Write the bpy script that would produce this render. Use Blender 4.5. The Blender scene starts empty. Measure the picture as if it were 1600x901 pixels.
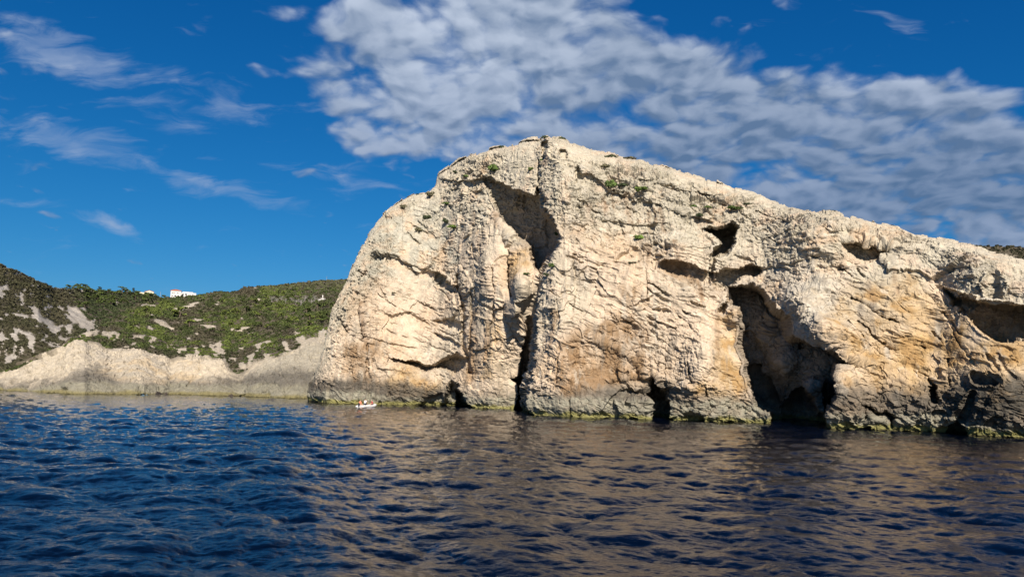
import bpy, math, random
import numpy as np
from mathutils import Matrix, Vector

random.seed(7)
rng = np.random.default_rng(11)
R = math.radians
scene = bpy.context.scene
col = scene.collection

# ------------------------------------------------------------------ camera
F = 1155.6                      # focal length in pixels of a 1600 px wide picture
CAMH = 4.6                      # eye height on the boat deck above the water
PITCH, ROLL = math.atan(146.5 / F), R(1.1)
fwd = np.array([0, math.cos(PITCH), math.sin(PITCH)])
r0_ = np.array([1.0, 0, 0]); u0_ = np.cross(r0_, fwd)
rgt = r0_ * math.cos(ROLL) + u0_ * math.sin(ROLL)
upv = u0_ * math.cos(ROLL) - r0_ * math.sin(ROLL)
cam = bpy.data.cameras.new('camera'); camo = bpy.data.objects.new('camera', cam); col.objects.link(camo)
cam.sensor_width = 36; cam.lens = 26; cam.clip_start = 0.1; cam.clip_end = 20000
M = Matrix(((rgt[0], upv[0], -fwd[0], 0), (rgt[1], upv[1], -fwd[1], 0), (rgt[2], upv[2], -fwd[2], CAMH), (0, 0, 0, 1)))
camo.matrix_world = M
scene.camera = camo

# ------------------------------------------------------------------ light
SUN_AZ = 10.0      # degrees to the right of straight behind the camera
SUN_EL = 35.0
sx, sy, sz = math.sin(R(SUN_AZ)) * math.cos(R(SUN_EL)), -math.cos(R(SUN_AZ)) * math.cos(R(SUN_EL)), math.sin(R(SUN_EL))
sl = bpy.data.lights.new('sun', 'SUN'); so = bpy.data.objects.new('sun', sl); col.objects.link(so)
sl.energy = 5.0; sl.angle = R(0.5); sl.color = (1.0, 0.88, 0.745)
so.rotation_euler = Vector((sx, sy, sz)).to_track_quat('Z', 'Y').to_euler()
scene.view_settings.view_transform = 'Standard'; scene.view_settings.look = 'None'
scene.view_settings.exposure = 0.75; scene.view_settings.gamma = 1.0; scene.view_settings.use_curve_mapping = False
scene.render.engine = 'CYCLES'
scene.cycles.use_denoising = True
scene.cycles.max_bounces = 6; scene.cycles.diffuse_bounces = 3; scene.cycles.glossy_bounces = 3
scene.cycles.sample_clamp_indirect = 6


def rays(px, py):
    px = np.asarray(px, float); py = np.asarray(py, float)
    a = (px - 800) / F; b = -(py - 450.5) / F
    d = fwd[None] + a.reshape(-1, 1) * rgt[None] + b.reshape(-1, 1) * upv[None]
    return d.reshape(px.shape + (3,))


# ---- node helpers
class NT:
    def __init__(s, tree): s.t = tree; s.n = tree.nodes; s.l = tree.links
    def node(s, typ, **kw):
        n = s.n.new(typ)
        for k, v in kw.items(): setattr(n, k, v)
        return n
    def put(s, sock, v):
        if hasattr(v, 'is_output') or isinstance(v, bpy.types.NodeSocket): s.l.new(v, sock)
        else: sock.default_value = v
    def math(s, op, a, b=None, c=None, clamp=False):
        n = s.node('ShaderNodeMath', operation=op, use_clamp=clamp); s.put(n.inputs[0], a)
        if b is not None: s.put(n.inputs[1], b)
        if c is not None: s.put(n.inputs[2], c)
        return n.outputs[0]
    def mrange(s, v, a, b, c=0.0, d=1.0, smooth=True):
        n = s.node('ShaderNodeMapRange'); n.interpolation_type = 'SMOOTHSTEP' if smooth else 'LINEAR'
        s.put(n.inputs[0], v)
        for i, q in enumerate((a, b, c, d)): s.put(n.inputs[1 + i], q)
        return n.outputs[0]
    def mix(s, f, a, b, blend='MIX'):
        n = s.node('ShaderNodeMix', data_type='RGBA', blend_type=blend)
        s.put(n.inputs[0], f)
        for k, v in ((6, a), (7, b)):
            s.put(n.inputs[k], v if not isinstance(v, tuple) else tuple(v) + ((1,) if len(v) == 3 else ()))
        return n.outputs[2]
    def noise(s, vec, scale, detail=4, rough=0.5, dist=0.0, dims='3D'):
        n = s.node('ShaderNodeTexNoise', noise_dimensions=dims)
        s.put(n.inputs['Vector'], vec); n.inputs['Scale'].default_value = scale
        n.inputs['Detail'].default_value = detail; n.inputs['Roughness'].default_value = rough; n.inputs['Distortion'].default_value = dist
        return n.outputs[0]
    def vor(s, vec, scale, feature='F1', rand=1.0):
        n = s.node('ShaderNodeTexVoronoi', feature=feature)
        s.put(n.inputs['Vector'], vec); n.inputs['Scale'].default_value = scale; n.inputs['Randomness'].default_value = rand
        return n.outputs[0]
    def mapping(s, vec, loc=(0, 0, 0), rot=(0, 0, 0), sc=(1, 1, 1), typ='POINT'):
        n = s.node('ShaderNodeMapping', vector_type=typ); s.put(n.inputs[0], vec)
        n.inputs[1].default_value = loc; n.inputs[2].default_value = rot; n.inputs[3].default_value = sc
        return n.outputs[0]


# ------------------------------------------------------------------ world: clear blue sky with broken high cloud
world = bpy.data.worlds.new('World'); scene.world = world; world.use_nodes = True
wt = NT(world.node_tree); wt.n.clear()
SKY_STRENGTH = 0.0785
sky = wt.node('ShaderNodeTexSky', sky_type='NISHITA')
sky.sun_disc = False; sky.sun_elevation = R(SUN_EL); sky.sun_rotation = math.atan2(sx, sy)
sky.altitude = 0; sky.air_density = 1.0; sky.dust_density = 0.25; sky.ozone_density = 2.6
geo = wt.node('ShaderNodeTexCoord')
sep = wt.node('ShaderNodeSeparateXYZ'); wt.l.new(geo.outputs['Generated'], sep.inputs[0])
dx, dy, dz = sep.outputs
sp_ = wt.node('ShaderNodeSeparateColor'); wt.l.new(sky.outputs[0], sp_.inputs[0]); cb_ = wt.node('ShaderNodeCombineColor')
for k_, (raw, pw, tg) in enumerate(((4.45, 2.15, 0.47), (6.66, 1.0, 2.36), (8.48, 0.79, 4.80))):      # a deep, clean maritime blue
    wt.l.new(wt.math('MULTIPLY', wt.math('POWER', wt.math('DIVIDE', sp_.outputs[k_], raw), pw), tg), cb_.inputs[k_])
skyc = cb_.outputs[0]
# position on a flat cloud layer
dzz = wt.math('ADD', wt.math('MAXIMUM', dz, 0.0), 0.24)
cx = wt.math('DIVIDE', dx, dzz); cy = wt.math('DIVIDE', dy, dzz)
cv = wt.node('ShaderNodeCombineXYZ'); wt.l.new(cx, cv.inputs[0]); wt.l.new(cy, cv.inputs[1]); P2 = cv.outputs[0]
# heading on the sky in front (x/y, z/y), where the cloud banks stand
dyy = wt.math('MAXIMUM', dy, 0.05)
qv = wt.node('ShaderNodeCombineXYZ'); wt.l.new(wt.math('DIVIDE', dx, dyy), qv.inputs[0]); wt.l.new(wt.math('DIVIDE', dz, dyy), qv.inputs[1])
wob = wt.node('ShaderNodeTexNoise'); wt.l.new(qv.outputs[0], wob.inputs['Vector']); wob.inputs['Scale'].default_value = 7; wob.inputs['Detail'].default_value = 3
wv = wt.node('ShaderNodeVectorMath', operation='MULTIPLY_ADD'); wt.l.new(wob.outputs[1], wv.inputs[0])
wv.inputs[1].default_value = (0.09, 0.06, 0); wt.l.new(qv.outputs[0], wv.inputs[2])
wv2 = wt.node('ShaderNodeVectorMath', operation='SUBTRACT'); wt.l.new(wv.outputs[0], wv2.inputs[0]); wv2.inputs[1].default_value = (0.045, 0.03, 0)
Q = wv2.outputs[0]


def bank(px, py, rx, ry, ang):
    """soft ellipse on the sky, centred where the photo shows the bank, as a 0..1 mask"""
    d = rays(px, py); q = (d[0] / d[1], d[2] / d[1])
    m = wt.mapping(Q, loc=(q[0], q[1], 0), rot=(0, 0, R(-ang)), sc=(rx / F, ry / F, 1), typ='TEXTURE')
    g = wt.node('ShaderNodeTexGradient', gradient_type='SPHERICAL'); wt.l.new(m, g.inputs[0])
    return g.outputs[1]


def total(items):
    out = None
    for w, e in items:
        t = wt.math('MULTIPLY', e, w)
        out = t if out is None else wt.math('ADD', out, t)
    return out


big = total([(1.5, bank(760, 40, 430, 150, 22)), (1.6, bank(1000, 150, 520, 190, 24)), (1.5, bank(1200, 240, 620, 170, 20)),
             (1.3, bank(700, 190, 330, 110, 12)), (1.7, bank(1480, 290, 440, 200, 10)), (1.5, bank(600, 110, 300, 130, 20)), (1.0, bank(560, 215, 190, 70, 15)), (1.0, bank(1000, -60, 330, 120, 0)),
             (1.4, bank(1420, 150, 210, 100, 0)), (1.5, bank(1650, 300, 420, 190, 10)), (0.8, bank(560, 290, 180, 34, 12)), (0.6, bank(1400, 30, 200, 22, 30)),
             (-1.6, bank(1530, 60, 300, 130, 15)), (-0.8, bank(360, 250, 420, 300, 0))])
wisp = total([(1.25, bank(110, 85, 230, 60, 18)), (1.15, bank(110, 215, 270, 48, 14)), (0.8, bank(250, 180, 130, 34, 10)),
              (1.1, bank(375, 300, 170, 30, 13)), (1.0, bank(165, 350, 120, 20, 14)), (0.9, bank(350, 158, 130, 34, 15)),
              (0.8, bank(25, 312, 90, 16, 8)), (0.7, bank(60, 30, 90, 25, 10)), (0.7, bank(140, 50, 60, 16, 0)), (0.8, bank(560, 285, 160, 36, 12)),
              (0.6, bank(320, 236, 50, 8, 5)), (0.5, bank(200, 292, 40, 9, 0)), (0.6, bank(520, 175, 110, 26, 20)), (0.5, bank(1390, 35, 110, 22, 25))])
Pm = wt.mapping(P2, rot=(0, 0, R(0)), sc=(1, 1, 1))
def puff(vec):
    n1 = wt.noise(vec, 5.2, 10, 0.56, 0.05, '2D')
    v1 = wt.node('ShaderNodeTexVoronoi', feature='SMOOTH_F1', voronoi_dimensions='2D')
    wt.put(v1.inputs['Vector'], vec); v1.inputs['Scale'].default_value = 11.0; v1.inputs['Smoothness'].default_value = 0.5
    vd = wt.mrange(v1.outputs[0], 0.0, 0.62, 0.5, -0.5, False)
    v2 = wt.node('ShaderNodeTexVoronoi', feature='SMOOTH_F1', voronoi_dimensions='2D')
    wt.put(v2.inputs['Vector'], vec); v2.inputs['Scale'].default_value = 25.0; v2.inputs['Smoothness'].default_value = 0.4
    a = wt.math('MULTIPLY_ADD', vd, 0.30, n1); a = wt.math('MULTIPLY_ADD', wt.mrange(v2.outputs[0], 0.0, 0.6, 0.5, -0.5, False), 0.13, a)
    return a
wrp = wt.node('ShaderNodeTexNoise', noise_dimensions='2D'); wt.l.new(P2, wrp.inputs['Vector']); wrp.inputs['Scale'].default_value = 5; wrp.inputs['Detail'].default_value = 4
wa = wt.node('ShaderNodeVectorMath', operation='MULTIPLY_ADD'); wt.l.new(wrp.outputs[1], wa.inputs[0]); wa.inputs[1].default_value = (.10, .10, 0); wt.l.new(P2, wa.inputs[2])
PW = wa.outputs[0]
n_here = puff(PW)
n_sun = puff(wt.mapping(PW, loc=(0.009, -0.034, 0)))
cover = wt.math('MINIMUM', wt.math('MULTIPLY', big, 0.72), 1.1)
dens = wt.mrange(wt.math('ADD', n_here, wt.math('MULTIPLY', cover, 0.50)), 0.56, 0.98)
thick = wt.mrange(wt.math('ADD', n_here, wt.math('MULTIPLY', cover, 0.42)), 0.78, 1.12)
# thin streaks
st = wt.mapping(Q, rot=(0, 0, R(14)), sc=(1, 4.2, 1))
n_st = wt.noise(st, 11, 9, 0.62, 0.5)
wd = wt.mrange(wt.math('ADD', n_st, wt.math('MULTIPLY', wisp, 0.40)), 0.60, 1.0)
wd = wt.math('MULTIPLY', wd, wt.mrange(n_here, 0.25, 0.75, 0.30, 0.62))
infront = wt.mrange(dy, 0.0, 0.15)
dens = wt.math('MULTIPLY', wt.math('MULTIPLY', dens, 0.93), infront)
wd = wt.math('MULTIPLY', wd, infront)
lit = wt.math('ADD', wt.mrange(wt.math('SUBTRACT', n_here, n_sun), -0.42, 0.34), wt.math('MULTIPLY', thick, -0.16), clamp=True)
lowf = wt.mrange(dz, 0.20, 0.50)
broad = wt.noise(P2, 1.6, 3, 0.5, 0, '2D')
lit = wt.math('ADD', wt.math('MULTIPLY', lit, wt.mrange(dz, 0.18, 0.42, 0.75, 1.0)), wt.mrange(broad, 0.35, 0.65, -0.20, 0.12), clamp=True)
ccol = wt.mix(lit, wt.mix(lowf, (0.75, 1.32, 2.35), (1.2, 1.8, 2.85)), wt.mix(lowf, (2.6, 3.2, 4.4), (4.4, 5.0, 6.0)))
c1 = wt.mix(wd, skyc, (2.9, 3.6, 4.9))
c2 = wt.mix(dens, c1, ccol)
bg = wt.node('ShaderNodeBackground'); wt.l.new(c2, bg.inputs[0]); bg.inputs[1].default_value = SKY_STRENGTH
wo = wt.node('ShaderNodeOutputWorld'); wt.l.new(bg.outputs[0], wo.inputs[0])


# ------------------------------------------------------------------ numpy noise
def _h(ix, iy, iz, s):
    h = (ix.astype(np.uint32) * np.uint32(374761393) + iy.astype(np.uint32) * np.uint32(668265263) + iz.astype(np.uint32) * np.uint32(2147483647 & 0x5bd1e995) + np.uint32(s * 7919 + 13))
    h = (h ^ (h >> np.uint32(13))) * np.uint32(1274126177)
    h = (h ^ (h >> np.uint32(16))) * np.uint32(2246822519)
    return h ^ (h >> np.uint32(15))
def vnoise(p, s=0):
    """smooth value noise, -1..1"""
    i = np.floor(p).astype(np.int64); f = (p - i).astype(np.float32); f = f * f * f * (f * (f * 6 - 15) + 10)
    out = np.zeros(p.shape[:-1], np.float32)
    for a in (0, 1):
        wa_ = f[..., 0] if a else 1 - f[..., 0]
        for b in (0, 1):
            wb = f[..., 1] if b else 1 - f[..., 1]
            for c in (0, 1):
                wc = f[..., 2] if c else 1 - f[..., 2]
                out += wa_ * wb * wc * (_h(i[..., 0] + a, i[..., 1] + b, i[..., 2] + c, s).astype(np.float32) / 2147483648.0 - 1)
    return out
def fbm(p, oct=4, s=0, lac=2.03, gain=0.5):
    t = 0; a = 1; n = 0
    for k in range(oct):
        t = t + a * vnoise(p * lac ** k + 17.3 * k, s + k); n += a; a *= gain
    return t / n * 1.3
def ridged(p, oct=4, s=0, gain=0.55):
    t = 0; a = 1; n = 0
    for k in range(oct):
        t = t + a * (1 - 2 * np.abs(vnoise(p * 2.05 ** k + 9.1 * k, s + k))); n += a; a *= gain
    return t / n
def worley(p, s=0):
    """f1, f2, random value of the nearest cell, offset from its centre"""
    i = np.floor(p).astype(np.int64); f = (p - i).astype(np.float32)
    f1 = np.full(p.shape[:-1], 9., np.float32); f2 = f1.copy(); rv = np.zeros_like(f1); off = np.zeros(p.shape, np.float32)
    k = np.float32(1 / 4294967296.0)
    for a in (-1, 0, 1):
        for b in (-1, 0, 1):
            for c in (-1, 0, 1):
                h = _h(i[..., 0] + a, i[..., 1] + b, i[..., 2] + c, s)
                jx = h.astype(np.float32) * k; h2 = (h * np.uint32(2654435761)) ^ (h >> np.uint32(11)); jy = h2.astype(np.float32) * k
                h3 = (h2 * np.uint32(2246822519)) ^ (h2 >> np.uint32(13)); jz = h3.astype(np.float32) * k
                vx = a + jx - f[..., 0]; vy = b + jy - f[..., 1]; vz = c + jz - f[..., 2]
                d = np.sqrt(vx * vx + vy * vy + vz * vz)
                m = d < f1
                f2 = np.where(m, f1, np.minimum(f2, d)); f1 = np.where(m, d, f1)
                h4 = (h3 * np.uint32(3266489917)) ^ (h3 >> np.uint32(12))
                rv = np.where(m, h4.astype(np.float32) * k, rv)
                off[m] = np.stack([vx, vy, vz], -1)[m]
    return f1, f2, rv, off
def blocks(p, s=0, tilt=0.8):
    """broken, faceted rock: every cell a tilted plane, with narrow joints between"""
    f1, f2, rv, off = worley(p, s)
    r2 = (rv * 57.31) % 1; r3 = (rv * 131.7) % 1; r4 = (rv * 311.1) % 1
    h = (rv - 0.5) + tilt * (off[..., 0] * (r2 - .5) * 2 + off[..., 1] * (r4 - .5) * 2 + off[..., 2] * (r3 - .5) * 2)
    joint = np.clip(1 - (f2 - f1) / 0.10, 0, 1)
    return h, joint
def sm(a, b, x):
    t = np.clip((x - a) / (b - a), 0, 1); return t * t * (3 - 2 * t)
def seg_d(X, Y, pts, closed=False):
    """distance to a polyline; sign negative inside when closed"""
    pts = np.asarray(pts, float); n = len(pts); d = np.full(X.shape, 1e9, np.float32); ins = np.zeros(X.shape, bool)
    for k in range(n if closed else n - 1):
        ax, ay = pts[k]; bx, by = pts[(k + 1) % n]
        ex, ey = bx - ax, by - ay; L = ex * ex + ey * ey + 1e-9
        t = np.clip(((X - ax) * ex + (Y - ay) * ey) / L, 0, 1)
        d = np.minimum(d, np.hypot(X - ax - t * ex, Y - ay - t * ey))
        if closed:
            c = ((ay > Y) != (by > Y)) & (X < (bx - ax) * (Y - ay) / ((by - ay) if by != ay else 1e-9) + ax)
            ins ^= c
    return np.where(ins, -d, d) if closed else d
def grid_mesh(name, P, cols=None, attrs=None, smooth=False, flip=False):
    ni, nj = P.shape[:2]
    idx = np.arange(ni * nj).reshape(ni, nj)
    a, b, c, d = idx[:-1, :-1], idx[1:, :-1], idx[1:, 1:], idx[:-1, 1:]
    q = np.stack([a, d, c, b] if flip else [a, b, c, d], -1).reshape(-1, 4)
    me = bpy.data.meshes.new(name)
    fill(me, P.reshape(-1, 3), q, cols)
    for k, v in (attrs or {}).items():
        at = me.attributes.new(k, 'FLOAT', 'POINT'); at.data.foreach_set('value', v.reshape(-1).astype(np.float32))
    me.polygons.foreach_set('use_smooth', np.full(len(q), bool(smooth)))
    return me
def fill(me, V, q, cols=None):
    k = q.shape[1]
    me.vertices.add(len(V)); me.vertices.foreach_set('co', np.ascontiguousarray(V, np.float32).ravel())
    me.loops.add(len(q) * k); me.loops.foreach_set('vertex_index', q.astype(np.int32).ravel())
    me.polygons.add(len(q)); me.polygons.foreach_set('loop_start', (np.arange(len(q)) * k).astype(np.int32))
    me.update(calc_edges=True)
    if cols is not None:
        c4 = np.ones((len(V), 4), np.float32); c4[:, :3] = cols.reshape(-1, 3)
        at = me.color_attributes.new('Col', 'FLOAT_COLOR', 'POINT'); at.data.foreach_set('color', c4.ravel())
def link(name, me, mat=None, parent=None):
    o = bpy.data.objects.new(name, me); col.objects.link(o)
    if mat: me.materials.append(mat)
    if parent: o.parent = parent
    return o
def tag(o, label=None, cat=None, group=None, kind=None):
    if label: o['label'] = label
    if cat: o['category'] = cat
    if group: o['group'] = group
    if kind: o['kind'] = kind
    return o


# ------------------------------------------------------------------ materials
def material(name):
    m = bpy.data.materials.new(name); m.use_nodes = True; t = NT(m.node_tree); t.n.clear()
    out = t.node('ShaderNodeOutputMaterial'); b = t.node('ShaderNodeBsdfPrincipled'); t.l.new(b.outputs[0], out.inputs[0])
    return m, t, b
def rock_mat(name, bump=0.5, sc=1.0, pit=1.0):
    m, t, b = material(name)
    at = t.node('ShaderNodeAttribute', attribute_name='Col'); g = t.node('ShaderNodeNewGeometry'); p = g.outputs[0]
    n1 = t.noise(p, 0.9 * sc, 6, 0.65); n2 = t.noise(p, 5 * sc, 5, 0.7)
    v = t.math('ADD', t.mrange(n1, 0.3, 0.7, 0.86, 1.12), t.mrange(n2, 0.3, 0.7, -0.13, 0.13))
    c = t.node('ShaderNodeVectorMath', operation='SCALE'); t.l.new(at.outputs[0], c.inputs[0]); t.l.new(v, c.inputs[3])
    # lichen and dark specks in the stone
    sp = t.mrange(t.noise(p, 3.1 * sc, 8, 0.75), 0.60, 0.72)
    c2 = t.mix(t.math('MULTIPLY', sp, 0.38), c.outputs[0], (0.14, 0.125, 0.10))
    t.l.new(c2, b.inputs['Base Color']); b.inputs['Roughness'].default_value = 0.95; b.inputs['Specular IOR Level'].default_value = 0.15
    h1 = t.noise(p, 2.2 * sc, 8, 0.68, 0.3); v1 = t.vor(t.mapping(p, sc=(1, 1, .8)), 2.6 * sc, 'DISTANCE_TO_EDGE'); h3 = t.noise(p, 9 * sc, 6, 0.7)
    hh = t.math('ADD', t.math('ADD', t.math('MULTIPLY', h1, 0.55), t.math('MULTIPLY', t.mrange(v1, 0.0, 0.10, 0, 1), 0.03 * pit)), t.math('MULTIPLY', h3, 0.16))
    bp = t.node('ShaderNodeBump'); bp.inputs['Strength'].default_value = 1.0; bp.inputs['Distance'].default_value = bump; t.l.new(hh, bp.inputs['Height'])
    if name == 'limestone':
        ra = t.node('ShaderNodeAttribute', attribute_name='broken'); t.l.new(t.mrange(ra.outputs[2], 0.1, 0.9, 0.35, 1.0), bp.inputs['Strength'])
    t.l.new(bp.outputs[0], b.inputs['Normal'])
    return m
def leaf_mat(name):
    m, t, b = material(name)
    at = t.node('ShaderNodeAttribute', attribute_name='Col'); g = t.node('ShaderNodeNewGeometry')
    n = t.noise(g.outputs[0], 1.7, 3, 0.6)
    c = t.node('ShaderNodeVectorMath', operation='SCALE'); t.l.new(at.outputs[0], c.inputs[0]); t.l.new(t.mrange(n, 0.3, 0.7, 0.7, 1.35), c.inputs[3])
    t.l.new(c.outputs[0], b.inputs['Base Color']); b.inputs['Roughness'].default_value = 0.8; b.inputs['Specular IOR Level'].default_value = 0.2
    return m
def paint(name, colr, rough=0.5, var=0.08, sc=3.0, spec=0.4):
    m, t, b = material(name); g = t.node('ShaderNodeNewGeometry')
    n = t.noise(g.outputs[0], sc, 5, 0.6)
    c = t.mix(t.mrange(n, 0.3, 0.7), tuple(x * (1 - var) for x in colr), tuple(min(1, x * (1 + var)) for x in colr))
    t.l.new(c, b.inputs['Base Color']); b.inputs['Roughness'].default_value = rough; b.inputs['Specular IOR Level'].default_value = spec
    return m
ROCK = rock_mat('limestone', 0.55, 1.0)
ROCKF = rock_mat('shore_limestone', 0.7, 0.7)
LEAF = leaf_mat('leaves')
BARK = paint('bark', (0.12, 0.095, 0.075), 0.9, 0.3, 6, 0.1)
GREYWOOD = paint('dead_wood', (0.26, 0.245, 0.23), 0.9, 0.3, 6, 0.1)

# ------------------------------------------------------------------ the sea
def sea():
    def tile(N, L, wind, wdir, seed, amp, lo=0.0):
        g = np.random.default_rng(seed)
        k1 = 2 * np.pi * np.fft.fftfreq(N, L / N); kx, ky = np.meshgrid(k1, k1, indexing='ij'); k = np.hypot(kx, ky); k[0, 0] = 1e-6
        Lw = wind ** 2 / 9.81
        cosf = (kx * math.cos(wdir) + ky * math.sin(wdir)) / k
        ph = np.exp(-1 / (k * Lw) ** 2) / k ** 4 * (0.15 + np.abs(cosf) ** 2) * np.exp(-(k * 0.02) ** 2); ph[0, 0] = 0
        ph *= (k > lo)
        h = (g.standard_normal((N, N)) + 1j * g.standard_normal((N, N))) * np.sqrt(ph)
        H = np.real(np.fft.ifft2(h)); sc = amp / H.std(); 
        Dx = np.real(np.fft.ifft2(-1j * kx / k * h)); Dy = np.real(np.fft.ifft2(-1j * ky / k * h))
        K = 0.74 if L < 100 else 1.0      # overall size of the chop
        return (H * sc * K).astype(np.float32), (Dx * sc * K).astype(np.float32), (Dy * sc * K).astype(np.float32), N, L * K
    def samp(tl, x, y, rot):
        H, Dx, Dy, N, L = tl; c, s = math.cos(rot), math.sin(rot)
        u = ((x * c - y * s) / L * N) % N; v = ((x * s + y * c) / L * N) % N
        i = np.floor(u).astype(int) % N; j = np.floor(v).astype(int) % N; fu = u - np.floor(u); fv = v - np.floor(v)
        i2 = (i + 1) % N; j2 = (j + 1) % N
        f = lambda A: (A[i, j] * (1 - fu) + A[i2, j] * fu) * (1 - fv) + (A[i, j2] * (1 - fu) + A[i2, j2] * fu) * fv
        a, b_, c_ = f(H), f(Dx), f(Dy)
        return a, b_ * c + c_ * s, -b_ * s + c_ * c
    az = np.concatenate([np.arange(-180, -85, 3.0), np.arange(-85, -37.5, 0.4), np.arange(-37.5, 37.5, 0.068), np.arange(37.5, 85, 0.4), np.arange(85, 180.1, 3.0)])
    fh = F * CAMH
    v = np.concatenate([np.linspace(0.35, 24, 30), np.arange(25, 322, 0.5), np.geomspace(324, 9000, 80)])
    r = fh / v
    A, Rr = np.meshgrid(np.radians(az), r, indexing='ij')
    x = np.sin(A) * Rr; y = np.cos(A) * Rr
    t1 = tile(512, 43.0, 3.8, R(66), 3, 0.092); t2 = tile(512, 19.3, 3.2, R(84), 5, 0.046); t3 = tile(256, 190.0, 7.5, R(70), 9, 0.045); t4 = tile(512, 8.7, 2.2, R(75), 12, 0.016)
    big_ = np.clip(1.15 - 0.5 * fbm(np.stack([x / 60, y / 60, 0 * x], -1), 2, 71), 0.5, 1.6)
    far = np.clip(1.3 - Rr / 900, 0.0, 1)
    z = 0 * x; ox = 0 * x; oy = 0 * x
    for tl, rot, k in ((t1, 0.0, 1.0), (t2, 0.5, 1.0), (t3, 0.2, 1.0), (t4, 0.9, 1.0)):
        h, a, b_ = samp(tl, x, y, rot); kk = k * big_ * far
        z += h * kk; ox += a * kk * 1.4; oy += b_ * kk * 1.4
    P = np.stack([x + ox, y + oy, z], -1)
    P[np.abs(A) >= np.pi - 1e-3, 0] = 0
    me = grid_mesh('water', P, smooth=True)
    m, t, b = material('sea_water')
    b.inputs['Base Color'].default_value = (0.0022, 0.012, 0.050, 1); b.inputs['Roughness'].default_value = 0.03
    b.inputs['IOR'].default_value = 1.35; b.inputs['Specular IOR Level'].default_value = 0.5
    g = t.node('ShaderNodeNewGeometry'); p = t.mapping(g.outputs[0], rot=(0, 0, R(12)), sc=(0.7, 1.25, 1))
    n1 = t.noise(p, 3.6, 6, 0.62, 0.5); n2 = t.noise(p, 13.0, 4, 0.6, 0.4)
    bp = t.node('ShaderNodeBump'); bp.inputs['Distance'].default_value = 0.026; bp.inputs['Strength'].default_value = 1
    t.l.new(t.math('ADD', n1, t.math('MULTIPLY', n2, 0.22)), bp.inputs['Height']); t.l.new(bp.outputs[0], b.inputs['Normal'])
    # slow patches of more and less body colour
    pc = t.mrange(t.noise(g.outputs[0], 0.05, 3, 0.5), 0.35, 0.65)
    t.l.new(t.mix(pc, (0.0003, 0.0016, 0.0064), (0.0004, 0.0022, 0.0088)), b.inputs['Base Color'])
    tag(link('water', me, m), kind='structure')
sea()


# ------------------------------------------------------------------ the cliff
def horizon_y(x): return 597 + math.tan(ROLL) * (np.asarray(x, float) - 800)
def shore_r(x, y):
    d = rays(x, y); return -CAMH / d[..., 2] * np.hypot(d[..., 0], d[..., 1])
def polar(px, py, r):
    """point on the bearing of a picture position at horizontal distance r"""
    d = rays(px, py); h = np.hypot(d[..., 0], d[..., 1])
    return np.stack([d[..., 0] / h * r, d[..., 1] / h * r, CAMH + d[..., 2] / h * r], -1)

SIL = [(481, 632), (483, 612), (486, 598), (491, 584), (497, 568), (506, 545), (512, 522), (516, 505), (519, 488), (525, 470), (535, 453), (541, 440), (548, 420), (560, 395), (575, 368), (592, 345), (610, 328),
       (628, 315), (645, 303), (665, 299), (679, 292), (685, 274), (700, 263), (716, 250), (735, 240), (755, 235), (775, 232), (800, 227), (820, 222), (843, 220), (850, 213), (870, 210), (885, 216), (905, 222),
       (930, 232), (960, 240), (1000, 250), (1020, 258), (1050, 266), (1090, 278), (1130, 288), (1180, 303), (1230, 322), (1260, 330), (1300, 334), (1350, 345), (1400, 356), (1430, 368), (1480, 377), (1520, 384),
       (1560, 396), (1600, 405), (1700, 432), (1900, 480), (2150, 560)]
WATL = [(478, 626), (488, 628), (500, 630.5), (560, 632), (640, 633), (700, 634.5), (720, 637), (800, 640), (850, 641.5), (900, 643)]
WATR = [(780, 646), (822, 648), (870, 652), (1020, 656), (1100, 659), (1200, 662), (1285, 670), (1380, 672), (1480, 676), (1500, 680), (1600, 685), (1900, 694), (2150, 705)]
XB = [(840, 200), (846, 250), (850, 320), (868, 372), (856, 400), (845, 430), (835, 500), (831, 570), (821, 620), (822, 660)]


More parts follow.
